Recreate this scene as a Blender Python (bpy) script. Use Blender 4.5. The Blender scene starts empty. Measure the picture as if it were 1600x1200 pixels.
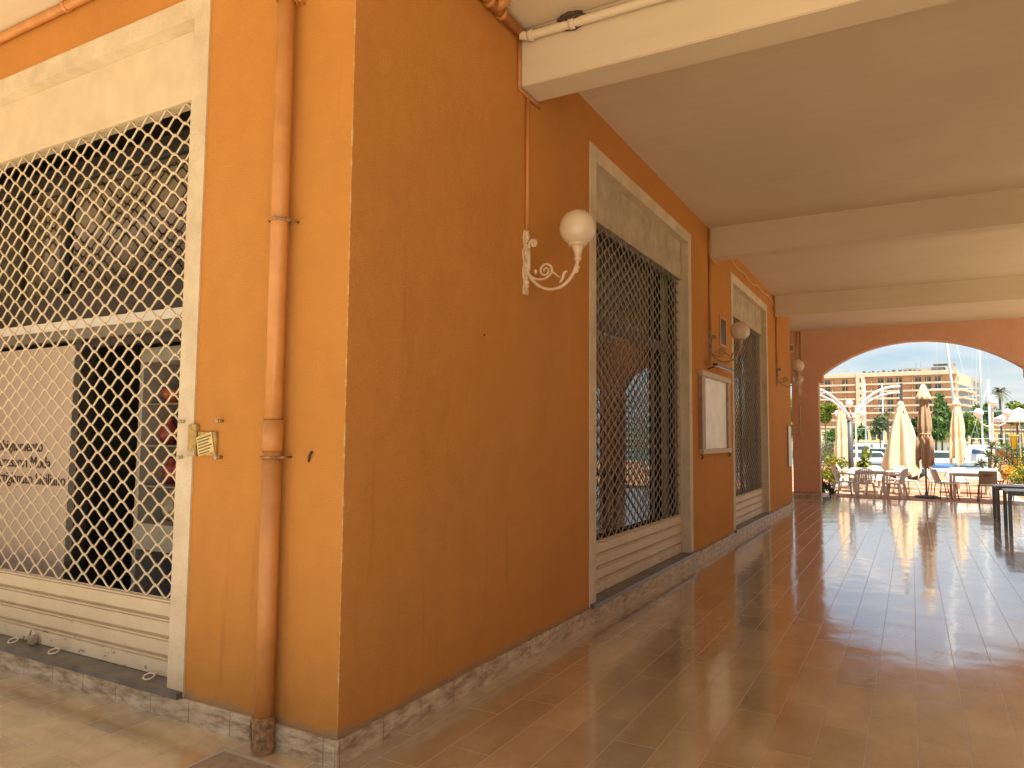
import bpy, bmesh, math, random
from mathutils import Vector, Matrix
R = math.radians
PI = math.pi
sc = bpy.context.scene
col = sc.collection

# ------------------------------------------------------------------ camera
CAM = Vector((2.3201, -2.5869, 1.5)); YAW, PITCH, ROLL, FPX = R(28.9286), R(4.148), R(0.4824), 1127.965
_fw = Vector((-math.sin(YAW)*math.cos(PITCH), math.cos(YAW)*math.cos(PITCH), math.sin(PITCH)))
_r0 = Vector((math.cos(YAW), math.sin(YAW), 0)); _u0 = _r0.cross(_fw)
_r = _r0*math.cos(ROLL) + _u0*math.sin(ROLL); _u = -_r0*math.sin(ROLL) + _u0*math.cos(ROLL)
cd = bpy.data.cameras.new("camera"); cam = bpy.data.objects.new("camera", cd); col.objects.link(cam)
m = Matrix.Identity(4)
for i in range(3):
    m[i][0] = _r[i]; m[i][1] = _u[i]; m[i][2] = -_fw[i]; m[i][3] = CAM[i]
cam.matrix_world = m
cd.sensor_width = 36; cd.sensor_fit = 'HORIZONTAL'; cd.lens = FPX/1600*36
cd.clip_start = 0.05; cd.clip_end = 3000
sc.camera = cam

def ray(px, py): return _r*((px-800)/FPX) + _u*((600-py)/FPX) + _fw
def at(px, py, d): return CAM + ray(px, py)*d            # a far thing's place, from its bearing and its real distance
def ground(px, d, z=-0.12):
    v = ray(px, 697); return Vector((CAM.x+v.x*d, CAM.y+v.y*d, z))

# ------------------------------------------------------------------ world, sun, exposure
SUN_SHIFT = Vector((-0.30, 0.36))          # how far a shadow moves per metre of height
sun_dir = Vector((-SUN_SHIFT.x, -SUN_SHIFT.y, 1)).normalized()
elev = math.asin(sun_dir.z); azim = math.atan2(sun_dir.x, sun_dir.y)
w = bpy.data.worlds.new("World"); sc.world = w; w.use_nodes = True
nt = w.node_tree; nt.nodes.clear()
out = nt.nodes.new('ShaderNodeOutputWorld'); bg = nt.nodes.new('ShaderNodeBackground')
sky = nt.nodes.new('ShaderNodeTexSky'); sky.sky_type = 'NISHITA'; sky.sun_disc = False
sky.sun_elevation = elev; sky.sun_rotation = azim; sky.air_density = 1.0; sky.dust_density = 1.4
bg.inputs[1].default_value = 0.08
tc = nt.nodes.new('ShaderNodeTexCoord'); sep = nt.nodes.new('ShaderNodeSeparateXYZ')
nt.links.new(tc.outputs['Generated'], sep.inputs[0])
ad = nt.nodes.new('ShaderNodeMath'); ad.operation = 'ADD'; ad.inputs[1].default_value = 0.16
nt.links.new(sep.outputs[2], ad.inputs[0])
dx = nt.nodes.new('ShaderNodeMath'); dx.operation = 'DIVIDE'; nt.links.new(sep.outputs[0], dx.inputs[0]); nt.links.new(ad.outputs[0], dx.inputs[1])
dy = nt.nodes.new('ShaderNodeMath'); dy.operation = 'DIVIDE'; nt.links.new(sep.outputs[1], dy.inputs[0]); nt.links.new(ad.outputs[0], dy.inputs[1])
cb = nt.nodes.new('ShaderNodeCombineXYZ'); nt.links.new(dx.outputs[0], cb.inputs[0]); nt.links.new(dy.outputs[0], cb.inputs[1])
nz = nt.nodes.new('ShaderNodeTexNoise'); nz.inputs['Scale'].default_value = 1.1; nz.inputs['Detail'].default_value = 8; nz.inputs['Roughness'].default_value = 0.55
nt.links.new(cb.outputs[0], nz.inputs['Vector'])
rp = nt.nodes.new('ShaderNodeValToRGB'); rp.color_ramp.elements[0].position = 0.38; rp.color_ramp.elements[1].position = 0.60
rp.color_ramp.elements[0].color = (0, 0, 0, 1); rp.color_ramp.elements[1].color = (0.85, 0.85, 0.85, 1)
nt.links.new(nz.outputs[0], rp.inputs[0])
mx = nt.nodes.new('ShaderNodeMix'); mx.data_type = 'RGBA'; mx.inputs[7].default_value = (5.9, 6.0, 6.2, 1)
nt.links.new(rp.outputs[0], mx.inputs[0]); nt.links.new(sky.outputs[0], mx.inputs[6])
nt.links.new(mx.outputs[2], bg.inputs[0]); nt.links.new(bg.outputs[0], out.inputs[0])
ld = bpy.data.lights.new("sun", 'SUN'); ld.energy = 4.8; ld.angle = R(0.5); ld.color = (1, 0.93, 0.80)
lo = bpy.data.objects.new("sun", ld); col.objects.link(lo); lo.rotation_euler = sun_dir.to_track_quat('Z', 'Y').to_euler(); lo.location = (0, -20, 40)
sc.view_settings.view_transform = 'Standard'; sc.view_settings.look = 'None'
sc.view_settings.exposure = 1.03; sc.view_settings.gamma = 1
sc.render.engine = 'CYCLES'
sc.cycles.max_bounces = 10; sc.cycles.diffuse_bounces = 7; sc.cycles.glossy_bounces = 4; sc.cycles.transparent_max_bounces = 12
sc.cycles.caustics_reflective = True; sc.cycles.blur_glossy = 0.6; sc.cycles.caustics_refractive = False
sc.cycles.sample_clamp_indirect = 6
sc.cycles.use_denoising = True

# ------------------------------------------------------------------ materials
def new_mat(name):
    mt = bpy.data.materials.new(name); mt.use_nodes = True
    n = mt.node_tree.nodes; return mt, n, mt.node_tree.links, n['Principled BSDF']
def coords(n, l, scale=(1, 1, 1), kind='Object', loc=(0, 0, 0), rot=(0, 0, 0)):
    t = n.new('ShaderNodeTexCoord'); mp = n.new('ShaderNodeMapping'); mp.inputs['Scale'].default_value = scale
    mp.inputs['Location'].default_value = loc; mp.inputs['Rotation'].default_value = rot
    l.new(t.outputs[kind], mp.inputs[0]); return mp.outputs[0]
def noise(n, l, vec, scale, detail=4, rough=0.55):
    z = n.new('ShaderNodeTexNoise'); z.inputs['Scale'].default_value = scale; z.inputs['Detail'].default_value = detail
    z.inputs['Roughness'].default_value = rough; l.new(vec, z.inputs['Vector']); return z.outputs[0]
def ramp(n, l, fac, stops):
    r = n.new('ShaderNodeValToRGB'); e = r.color_ramp.elements
    while len(e) < len(stops): e.new(0.5)
    for i, (p, c) in enumerate(stops): e[i].position = p; e[i].color = (*c, 1) if len(c) == 3 else c
    l.new(fac, r.inputs[0]); return r.outputs[0]
def mixc(n, l, fac, a, b, mode='MIX'):
    x = n.new('ShaderNodeMix'); x.data_type = 'RGBA'; x.blend_type = mode
    for sock, v in ((x.inputs[0], fac), (x.inputs[6], a), (x.inputs[7], b)):
        if hasattr(v, 'is_linked') or hasattr(v, 'links'): l.new(v, sock)
        elif isinstance(v, (int, float)): sock.default_value = v
        else: sock.default_value = (*v, 1)
    return x.outputs[2]
def bump(n, l, bs, h, strength=0.3, dist=0.01, prev=None):
    b = n.new('ShaderNodeBump'); b.inputs['Strength'].default_value = strength; b.inputs['Distance'].default_value = dist
    l.new(h, b.inputs['Height'])
    if prev is not None: l.new(prev, b.inputs['Normal'])
    l.new(b.outputs[0], bs.inputs['Normal']); return b.outputs[0]
def plain(name, c, rough=0.5, metal=0, var=0.12, scale=6, bmp=0, bscale=60, spec=None, kind='Object'):
    mt, n, l, bs = new_mat(name)
    v = coords(n, l, kind=kind); f = noise(n, l, v, scale, 5)
    d = tuple(x*(1-var) for x in c); u = tuple(min(1, x*(1+var)) for x in c)
    l.new(ramp(n, l, f, [(0.3, d), (0.7, u)]), bs.inputs['Base Color'])
    bs.inputs['Roughness'].default_value = rough; bs.inputs['Metallic'].default_value = metal
    if spec is not None: bs.inputs['Specular IOR Level'].default_value = spec
    if bmp: bump(n, l, bs, noise(n, l, v, bscale, 3), bmp, 0.004)
    return mt
def stucco(name, c, chip=True, corner=False):
    mt, n, l, bs = new_mat(name); v = coords(n, l)
    big = noise(n, l, v, 0.9, 5); mid = noise(n, l, v, 7, 5)
    a = ramp(n, l, big, [(0.25, tuple(x*0.91 for x in c)), (0.75, tuple(min(1, x*1.05) for x in c))])
    b = ramp(n, l, mid, [(0.3, (0.95, 0.95, 0.95)), (0.7, (1.03, 1.03, 1.03))])
    gr = ramp(n, l, noise(n, l, v, 210, 3, 0.7), [(0.3, (0.80, 0.79, 0.78)), (0.7, (1.12, 1.12, 1.12))])
    b = mixc(n, l, 1.0, b, gr, 'MULTIPLY')
    st_ = ramp(n, l, noise(n, l, coords(n, l, (2.5, 2.5, 0.22)), 3.0, 6, 0.65), [(0.60, (1, 1, 1)), (0.78, (0.80, 0.78, 0.76))])
    b = mixc(n, l, 1.0, b, st_, 'MULTIPLY')
    o = mixc(n, l, 1.0, a, b, 'MULTIPLY')
    if chip:      # thin pale scuffs and tiny dark pits with a shape of their own
        sv = coords(n, l, (1, 1, 0.35)); s = noise(n, l, sv, 5.5, 8, 0.7)
        o = mixc(n, l, ramp(n, l, s, [(0.68, (0, 0, 0)), (0.76, (0.35, 0.35, 0.35))]), o, tuple(min(1, x*1.0+0.12) for x in c))
        pit = noise(n, l, v, 23, 2, 0.5)
        o = mixc(n, l, ramp(n, l, pit, [(0.79, (0, 0, 0)), (0.81, (0.7, 0.7, 0.7))]), o, (0.12, 0.06, 0.03))
        # damp, flaking band just above the plinth
        t = n.new('ShaderNodeTexCoord'); sp = n.new('ShaderNodeSeparateXYZ'); l.new(t.outputs['Object'], sp.inputs[0])
        mm = n.new('ShaderNodeMath'); mm.operation = 'MULTIPLY_ADD'; mm.inputs[1].default_value = 0.14; 
        l.new(noise(n, l, v, 9, 6, 0.7), mm.inputs[0]); l.new(sp.outputs[2], mm.inputs[2])
        if corner:
            vm = n.new('ShaderNodeCombineXYZ'); l.new(sp.outputs[0], vm.inputs[0]); l.new(sp.outputs[1], vm.inputs[1])
            ln = n.new('ShaderNodeVectorMath'); ln.operation = 'LENGTH'; l.new(vm.outputs[0], ln.inputs[0])
            mc = n.new('ShaderNodeMath'); mc.operation = 'MULTIPLY_ADD'; mc.inputs[1].default_value = -0.075; l.new(noise(n, l, v, 9, 7, 0.75), mc.inputs[0]); of = n.new('ShaderNodeMath'); of.inputs[1].default_value = 0.038; l.new(ln.outputs['Value'], of.inputs[0]); l.new(of.outputs[0], mc.inputs[2])
            o = mixc(n, l, ramp(n, l, mc.outputs[0], [(0.0, (0.8, 0.8, 0.8)), (0.002, (0, 0, 0))]), o, (0.62, 0.42, 0.20))
        o = mixc(n, l, ramp(n, l, mm.outputs[0], [(0.200, (0.85, 0.85, 0.85)), (0.228, (0, 0, 0))]), o, (0.33, 0.22, 0.11))
    l.new(o, bs.inputs['Base Color']); bs.inputs['Roughness'].default_value = 0.85; bs.inputs['Specular IOR Level'].default_value = 0.25
    b1 = bump(n, l, bs, noise(n, l, v, 150, 4, 0.65), 0.9, 0.006)
    bump(n, l, bs, noise(n, l, v, 12, 5, 0.6), 0.28, 0.012, b1)
    return mt
ORANGE = (0.575, 0.253, 0.055)
M = {}
M['stucco'] = stucco('orange_stucco', ORANGE)
M['stucco_corner'] = stucco('orange_stucco_with_chipped_corner', ORANGE, corner=True)
M['stucco_far'] = stucco('terracotta_stucco', (0.70, 0.39, 0.24))
M['cream_plaster'] = plain('cream_ceiling_plaster', (0.66, 0.55, 0.385), 0.9, var=0.04, scale=1.3, bmp=0.15, bscale=90)
def ceiling_mat():
    mt, n, l, bs = new_mat('painted_concrete_soffit'); v = coords(n, l); c = (0.66, 0.55, 0.385)
    a = ramp(n, l, noise(n, l, v, 0.8, 5), [(0.3, tuple(x*0.94 for x in c)), (0.7, tuple(x*1.03 for x in c))])
    st = noise(n, l, coords(n, l, (0.35, 5.0, 5.0)), 2.2, 7, 0.65)
    a = mixc(n, l, 1.0, a, ramp(n, l, st, [(0.35, (0.965, 0.96, 0.95)), (0.65, (1.01, 1.01, 1.01))]), 'MULTIPLY')
    sp = noise(n, l, v, 16, 3, 0.5)
    a = mixc(n, l, ramp(n, l, sp, [(0.76, (0, 0, 0)), (0.79, (0.45,)*3)]), a, (0.22, 0.15, 0.09))
    l.new(a, bs.inputs['Base Color']); bs.inputs['Roughness'].default_value = 0.9
    bump(n, l, bs, noise(n, l, v, 90, 4), 0.25, 0.004); return mt
M['soffit'] = ceiling_mat()
M['marble_frame'] = None
def marble_rough():
    mt, n, l, bs = new_mat('bush_hammered_marble'); v = coords(n, l)
    a = ramp(n, l, noise(n, l, v, 3, 6, 0.65), [(0.3, (0.52, 0.41, 0.26)), (0.7, (0.72, 0.62, 0.44))])
    pit = noise(n, l, coords(n, l, (1, 1, 1)), 120, 3, 0.6)
    a = mixc(n, l, ramp(n, l, pit, [(0.60, (0, 0, 0)), (0.70, (0.6, 0.6, 0.6))]), a, (0.30, 0.22, 0.12))
    l.new(a, bs.inputs['Base Color']); bs.inputs['Roughness'].default_value = 0.8
    bump(n, l, bs, pit, 0.5, 0.004); return mt
M['marble_frame'] = marble_rough()
def plinth_mat():
    mt, n, l, bs = new_mat('worn_travertine'); v = coords(n, l)
    sv = coords(n, l, (1, 1, 3.5)); s = noise(n, l, sv, 6, 9, 0.72)
    a = ramp(n, l, s, [(0.30, (0.16, 0.10, 0.05)), (0.44, (0.40, 0.29, 0.17)), (0.58, (0.62, 0.50, 0.33)), (0.8, (0.72, 0.60, 0.42))])
    # vertical joints every 0.3 m along both walls
    t = n.new('ShaderNodeTexCoord'); sp = n.new('ShaderNodeSeparateXYZ'); l.new(t.outputs['Object'], sp.inputs[0])
    for k in (0, 1):
        md = n.new('ShaderNodeMath'); md.operation = 'PINGPONG'; md.inputs[1].default_value = 0.155; l.new(sp.outputs[k], md.inputs[0])
        cm = n.new('ShaderNodeMath'); cm.operation = 'LESS_THAN'; cm.inputs[1].default_value = 0.0018; l.new(md.outputs[0], cm.inputs[0])
        a = mixc(n, l, cm.outputs[0], a, (0.14, 0.09, 0.05))
    l.new(a, bs.inputs['Base Color']); bs.inputs['Roughness'].default_value = 0.55
    bump(n, l, bs, s, 0.5, 0.006); return mt
M['plinth'] = plinth_mat()
def floor_mat():
    mt, n, l, bs = new_mat('polished_marble_tiles')
    v = coords(n, l)
    t = n.new('ShaderNodeTexCoord'); sp = n.new('ShaderNodeSeparateXYZ'); l.new(t.outputs['Object'], sp.inputs[0])
    cbn = n.new('ShaderNodeCombineXYZ'); l.new(sp.outputs[1], cbn.inputs[0]); l.new(sp.outputs[0], cbn.inputs[1])
    mp = n.new('ShaderNodeMapping'); mp.inputs['Location'].default_value = (0.29, -0.101, 0); l.new(cbn.outputs[0], mp.inputs[0])
    br = n.new('ShaderNodeTexBrick'); l.new(mp.outputs[0], br.inputs['Vector'])
    br.inputs['Scale'].default_value = 1; br.inputs['Brick Width'].default_value = 0.735; br.inputs['Row Height'].default_value = 0.2205
    br.inputs['Mortar Size'].default_value = 0.0030; br.inputs['Mortar Smooth'].default_value = 0.1; br.offset = 0.37; br.offset_frequency = 2
    br.inputs['Color1'].default_value = (0, 0, 0, 1); br.inputs['Color2'].default_value = (1, 1, 1, 1); br.inputs['Mortar'].default_value = (0.5, 0.5, 0.5, 1)
    base = ramp(n, l, noise(n, l, coords(n, l, (1, 0.55, 1)), 2.6, 9, 0.66), [(0.28, (0.37, 0.275, 0.145)), (0.5, (0.53, 0.415, 0.24)), (0.72, (0.68, 0.56, 0.36))])
    tone = ramp(n, l, br.outputs['Color'], [(0, (0.82, 0.82, 0.82)), (1, (1.12, 1.08, 1.0))])
    c = mixc(n, l, 1.0, base, tone, 'MULTIPLY')
    vein = noise(n, l, coords(n, l, (2.2, 0.8, 1), rot=(0, 0, 0.5)), 4, 10, 0.75)
    c = mixc(n, l, ramp(n, l, vein, [(0.60, (0, 0, 0)), (0.66, (0.35, 0.35, 0.35)), (0.70, (0, 0, 0))]), c, (0.50, 0.34, 0.19))
    c = mixc(n, l, br.outputs['Fac'], c, (0.52, 0.43, 0.30))
    l.new(c, bs.inputs['Base Color'])
    sm = noise(n, l, coords(n, l, (1.5, 0.6, 1)), 3.2, 8, 0.7)
    r = ramp(n, l, sm, [(0.3, (0.04,)*3), (0.5, (0.065,)*3), (0.62, (0.12,)*3), (0.8, (0.22,)*3)])
    r = mixc(n, l, br.outputs['Fac'], r, (0.6, 0.6, 0.6))
    # every tile lies at its own tiny slant, and the polish is slightly uneven
    wv = noise(n, l, v, 2.3, 2, 0.4)
    b1 = bump(n, l, bs, wv, 0.22, 0.02)
    b0 = bump(n, l, bs, noise(n, l, coords(n, l, (1, 0.5, 1)), 13, 6, 0.7), 0.06, 0.004, b1)
    b2 = bump(n, l, bs, noise(n, l, v, 60, 4, 0.6), 0.07, 0.002, b0)
    inv = n.new('ShaderNodeMath'); inv.operation = 'SUBTRACT'; inv.inputs[0].default_value = 1; l.new(br.outputs['Fac'], inv.inputs[1])
    b_fin = bump(n, l, bs, inv.outputs[0], 0.4, 0.002, b2)
    l.new(r, bs.inputs['Coat Roughness']); bs.inputs['Roughness'].default_value = 0.2; bs.inputs['IOR'].default_value = 1.75; bs.inputs['Coat Weight'].default_value = 1.0; bs.inputs['Coat IOR'].default_value = 1.8; l.new(b_fin, bs.inputs['Coat Normal'])
    return mt
M['floor'] = floor_mat()
def patio_mat():
    mt, n, l, bs = new_mat('terracotta_paving_with_pale_bands'); v = coords(n, l)
    t = n.new('ShaderNodeTexCoord'); sp = n.new('ShaderNodeSeparateXYZ'); l.new(t.outputs['Object'], sp.inputs[0])
    br = n.new('ShaderNodeTexBrick'); l.new(v, br.inputs['Vector']); br.inputs['Scale'].default_value = 1; br.inputs['Brick Width'].default_value = 0.3
    br.inputs['Row Height'].default_value = 0.3; br.inputs['Mortar Size'].default_value = 0.004; br.offset = 0
    br.inputs['Color1'].default_value = (0.50, 0.22, 0.11, 1); br.inputs['Color2'].default_value = (0.58, 0.28, 0.15, 1); br.inputs['Mortar'].default_value = (0.35, 0.25, 0.18, 1)
    c = br.outputs['Color']
    for k, per in ((1, 2.4), (0, 4.8)):
        md = n.new('ShaderNodeMath'); md.operation = 'PINGPONG'; md.inputs[1].default_value = per/2; l.new(sp.outputs[k], md.inputs[0])
        cm = n.new('ShaderNodeMath'); cm.operation = 'LESS_THAN'; cm.inputs[1].default_value = 0.16; l.new(md.outputs[0], cm.inputs[0])
        c = mixc(n, l, cm.outputs[0], c, (0.66, 0.56, 0.42))
    c = mixc(n, l, 1.0, c, ramp(n, l, noise(n, l, v, 1.5, 6), [(0.3, (0.8,)*3), (0.7, (1.05,)*3)]), 'MULTIPLY')
    l.new(c, bs.inputs['Base Color']); bs.inputs['Roughness'].default_value = 0.8; return mt
M['patio'] = patio_mat()
M['paving'] = plain('pale_plaza_paving', (0.72, 0.60, 0.43), 0.85, var=0.15, scale=1.2)
M['quay'] = plain('quay_concrete', (0.45, 0.39, 0.30), 0.9, var=0.15, scale=0.8)
def water_mat():
    mt, n, l, bs = new_mat('marina_water'); bs.inputs['Base Color'].default_value = (0.06, 0.20, 0.17, 1); bs.inputs['Roughness'].default_value = 0.12
    bump(n, l, bs, noise(n, l, coords(n, l), 1.6, 5), 0.5, 0.15); return mt
M['water'] = water_mat()
M['land'] = plain('far_shore_ground', (0.33, 0.30, 0.17), 0.95, var=0.25, scale=0.1)
M['pipe_paint'] = plain('orange_pipe_paint', (0.52, 0.225, 0.06), 0.42, var=0.12, scale=9, bmp=0.1)
M['rust'] = plain('rusty_iron', (0.28, 0.16, 0.07), 0.85, var=0.6, scale=35, bmp=0.8, bscale=60)
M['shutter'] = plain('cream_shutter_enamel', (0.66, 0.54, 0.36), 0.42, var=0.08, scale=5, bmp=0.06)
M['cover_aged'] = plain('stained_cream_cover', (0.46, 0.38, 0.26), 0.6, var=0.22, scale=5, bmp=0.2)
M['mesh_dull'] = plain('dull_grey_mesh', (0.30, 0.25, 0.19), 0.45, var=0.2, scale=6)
def slat_mat():
    mt, n, l, bs = new_mat('scuffed_cream_slats'); v = coords(n, l)
    s = noise(n, l, coords(n, l, (1, 1, 1.6)), 17, 8, 0.72)
    c = ramp(n, l, noise(n, l, v, 4, 4), [(0.3, (0.60, 0.48, 0.31)), (0.7, (0.69, 0.57, 0.38))])
    t = n.new('ShaderNodeTexCoord'); sp = n.new('ShaderNodeSeparateXYZ'); l.new(t.outputs['Object'], sp.inputs[0])
    ma = n.new('ShaderNodeMath'); ma.operation = 'MULTIPLY_ADD'; ma.inputs[1].default_value = -0.45; l.new(sp.outputs[2], ma.inputs[0]); l.new(s, ma.inputs[2])
    c = mixc(n, l, ramp(n, l, ma.outputs[0], [(0.50, (0, 0, 0)), (0.54, (0.85,)*3)]), c, (0.14, 0.085, 0.045))
    l.new(c, bs.inputs['Base Color']); bs.inputs['Roughness'].default_value = 0.5; return mt
M['slat'] = slat_mat()
M['sill'] = plain('grey_slate_sill', (0.13, 0.115, 0.095), 0.35, var=0.3, scale=8, bmp=0.15)
M['dark_frame'] = plain('dark_anodised_frame', (0.035, 0.03, 0.026), 0.4)
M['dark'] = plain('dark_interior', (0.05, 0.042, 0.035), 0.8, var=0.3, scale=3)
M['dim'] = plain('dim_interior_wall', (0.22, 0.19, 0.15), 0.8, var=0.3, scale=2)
M['pink_panel'] = plain('pinkish_beige_panel', (0.52, 0.41, 0.32), 0.5, var=0.05, scale=2)
M['ink'] = plain('dark_brown_lettering', (0.05, 0.03, 0.03), 0.5)
M['white_paint'] = plain('white_paint', (0.78, 0.74, 0.66), 0.4, var=0.06)
M['lamp_cream'] = plain('cream_lamp_enamel', (0.64, 0.50, 0.32), 0.38, var=0.12, scale=20, bmp=0.2, bscale=80)
M['lamp_brown'] = plain('bronze_brown_enamel', (0.36, 0.25, 0.15), 0.4, var=0.2, scale=20)
def globe_mat(name, c):
    mt, n, l, bs = new_mat(name); bs.inputs['Base Color'].default_value = (*c, 1); bs.inputs['Roughness'].default_value = 0.03
    bs.inputs['Subsurface Weight'].default_value = 0.4; bs.inputs['Subsurface Radius'].default_value = (0.05, 0.05, 0.05); return mt
M['globe'] = globe_mat('opal_globe', (0.66, 0.54, 0.38)); M['globe_white'] = globe_mat('white_opal_globe', (0.85, 0.84, 0.8))
def glass_mat(name, tint=(0.8, 0.85, 0.8), boost=1.55):
    mt = bpy.data.materials.new(name); mt.use_nodes = True; n = mt.node_tree.nodes; l = mt.node_tree.links; n.clear()
    o = n.new('ShaderNodeOutputMaterial'); mxs = n.new('ShaderNodeMixShader'); fr = n.new('ShaderNodeFresnel'); fr.inputs[0].default_value = boost
    tr = n.new('ShaderNodeBsdfTransparent'); tr.inputs[0].default_value = (*tint, 1); gl = n.new('ShaderNodeBsdfGlossy'); gl.inputs['Roughness'].default_value = 0.01
    gl.inputs[0].default_value = (1, 1, 1, 1)
    l.new(fr.outputs[0], mxs.inputs[0]); l.new(tr.outputs[0], mxs.inputs[1]); l.new(gl.outputs[0], mxs.inputs[2]); l.new(mxs.outputs[0], o.inputs[0]); return mt
M['glass'] = glass_mat('shop_glass', (0.62, 0.64, 0.58), 2.3)
M['board_glass'] = glass_mat('board_glass', (0.97, 0.97, 0.95), 1.28)
M['clear_glass'] = glass_mat('clear_glass', (0.95, 0.95, 0.93), 1.5)
M['wood'] = plain('varnished_brown_wood', (0.34, 0.20, 0.11), 0.45, var=0.25, scale=14)
M['pale_wood'] = plain('pale_wood_rail', (0.50, 0.38, 0.24), 0.5, var=0.15, scale=14)
M['paper'] = plain('faded_paper', (0.88, 0.88, 0.80), 0.45, var=0.1, scale=5)
M['brass'] = plain('tarnished_brass', (0.48, 0.33, 0.13), 0.4, metal=0.6, var=0.35, scale=40)
M['sticker'] = plain('yellow_sticker', (0.62, 0.48, 0.19), 0.6, var=0.1)
M['steel'] = plain('steel', (0.55, 0.5, 0.42), 0.3, metal=1)
M['stone_cover'] = plain('grey_stone_cover', (0.30, 0.24, 0.16), 0.7, var=0.3, scale=22, bmp=0.6, bscale=120)
M['nest'] = plain('dried_mud', (0.075, 0.045, 0.028), 0.95, var=0.4, scale=40, bmp=1, bscale=90)
M['black'] = plain('black_paint', (0.025, 0.025, 0.028), 0.4)
M['umb_cream'] = plain('cream_canvas', (0.72, 0.62, 0.43), 0.9, var=0.06, scale=5)
M['umb_beige'] = plain('beige_canvas', (0.50, 0.37, 0.24), 0.9, var=0.12, scale=5)
M['umb_underlit'] = plain('orange_lit_canvas', (0.60, 0.34, 0.19), 0.9, var=0.1)  # canvas underside with the orange light on it put into the colour
M['grey_metal'] = plain('dark_grey_pole', (0.11, 0.12, 0.13), 0.4, var=0.1)
M['white_metal'] = plain('white_metal', (0.78, 0.78, 0.80), 0.35, var=0.03)
M['plastic'] = plain('white_plastic', (0.72, 0.69, 0.63), 0.4, var=0.04)
M['cloth'] = plain('white_tablecloth', (0.80, 0.77, 0.72), 0.9, var=0.03)
M['taupe'] = plain('taupe_plastic', (0.42, 0.36, 0.27), 0.5, var=0.06)
M['leg_brown'] = plain('dark_brown_legs', (0.12, 0.08, 0.06), 0.5)
M['tabletop_dark'] = plain('dark_grey_tabletop', (0.10, 0.10, 0.10), 0.25, var=0.15)
M['red'] = plain('red_print', (0.55, 0.06, 0.05), 0.5)
M['pink'] = plain('pink_plastic', (0.75, 0.2, 0.4), 0.5)
M['blue'] = plain('blue_cover', (0.06, 0.16, 0.42), 0.6, var=0.2)
M['tarp'] = plain('black_tarpaulin', (0.035, 0.04, 0.045), 0.35, var=0.3, scale=9, bmp=0.8, bscale=14)
M['yellow'] = plain('yellow_enamel', (0.75, 0.58, 0.02), 0.4)
M['terracotta'] = plain('terracotta_pot', (0.42, 0.17, 0.08), 0.8)
M['hull'] = plain('white_hull', (0.74, 0.74, 0.74), 0.3, var=0.03, scale=1)
M['navy'] = plain('navy_canvas', (0.03, 0.06, 0.16), 0.7)
M['window_dark'] = plain('dark_window_glass', (0.07, 0.10, 0.11), 0.15, var=0.3, scale=0.8)
M['hotel'] = plain('hotel_orange_render', (0.68, 0.35, 0.21), 0.9, var=0.06, scale=0.3)
M['hotel_band'] = plain('hotel_cream_balcony', (0.60, 0.50, 0.36), 0.9, var=0.05, scale=0.3)
M['hotel_grey'] = plain('hotel_greyish_gable', (0.42, 0.37, 0.33), 0.9, var=0.06, scale=0.3)
M['yellow_wall'] = plain('yellow_ochre_wall', (0.58, 0.42, 0.20), 0.9, var=0.08, scale=0.5)
M['bark'] = plain('brown_bark', (0.16, 0.11, 0.07), 0.95, var=0.3, scale=5)
def leaf(name, a, b):
    mt, n, l, bs = new_mat(name); g = n.new('ShaderNodeNewGeometry')
    c = ramp(n, l, g.outputs['Random Per Island'], [(0, a), (1, b)])
    l.new(c, bs.inputs['Base Color']); bs.inputs['Roughness'].default_value = 0.6
    tl = n.new('ShaderNodeBsdfTranslucent'); l.new(c, tl.inputs[0]); ms = n.new('ShaderNodeMixShader'); ms.inputs[0].default_value = 0.3
    l.new(bs.outputs[0], ms.inputs[1]); l.new(tl.outputs[0], ms.inputs[2]); l.new(ms.outputs[0], n['Material Output'].inputs[0]); return mt
M['leaf_yellow'] = leaf('yellow_green_leaves', (0.12, 0.16, 0.015), (0.30, 0.36, 0.03))
M['leaf_mid'] = leaf('mid_green_leaves', (0.07, 0.13, 0.02), (0.19, 0.29, 0.06))
M['leaf_dark'] = leaf('dark_green_leaves', (0.025, 0.05, 0.012), (0.09, 0.15, 0.04))
M['leaf_grey'] = leaf('grey_green_leaves', (0.09, 0.12, 0.05), (0.22, 0.25, 0.12))
M['leaf_palm'] = leaf('palm_fronds', (0.08, 0.09, 0.03), (0.24, 0.22, 0.08))
M['flower_red'] = leaf('red_petals', (0.45, 0.03, 0.02), (0.7, 0.10, 0.03))
M['flower_orange'] = leaf('orange_petals', (0.65, 0.22, 0.03), (0.8, 0.42, 0.04))
M['flower_yellow'] = leaf('yellow_petals', (0.55, 0.45, 0.03), (0.8, 0.65, 0.06))
M['flower_pink'] = leaf('pink_petals', (0.55, 0.10, 0.18), (0.7, 0.25, 0.3))
def tile_roof():
    mt, n, l, bs = new_mat('clay_roof_tiles'); v = coords(n, l)
    t = n.new('ShaderNodeTexCoord'); sp = n.new('ShaderNodeSeparateXYZ'); l.new(t.outputs['Object'], sp.inputs[0])
    l.new(ramp(n, l, noise(n, l, v, 6, 4), [(0.3, (0.30, 0.17, 0.09)), (0.7, (0.52, 0.36, 0.20))]), bs.inputs['Base Color']); bs.inputs['Roughness'].default_value = 0.9
    return mt
M['tiles'] = tile_roof()

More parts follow.
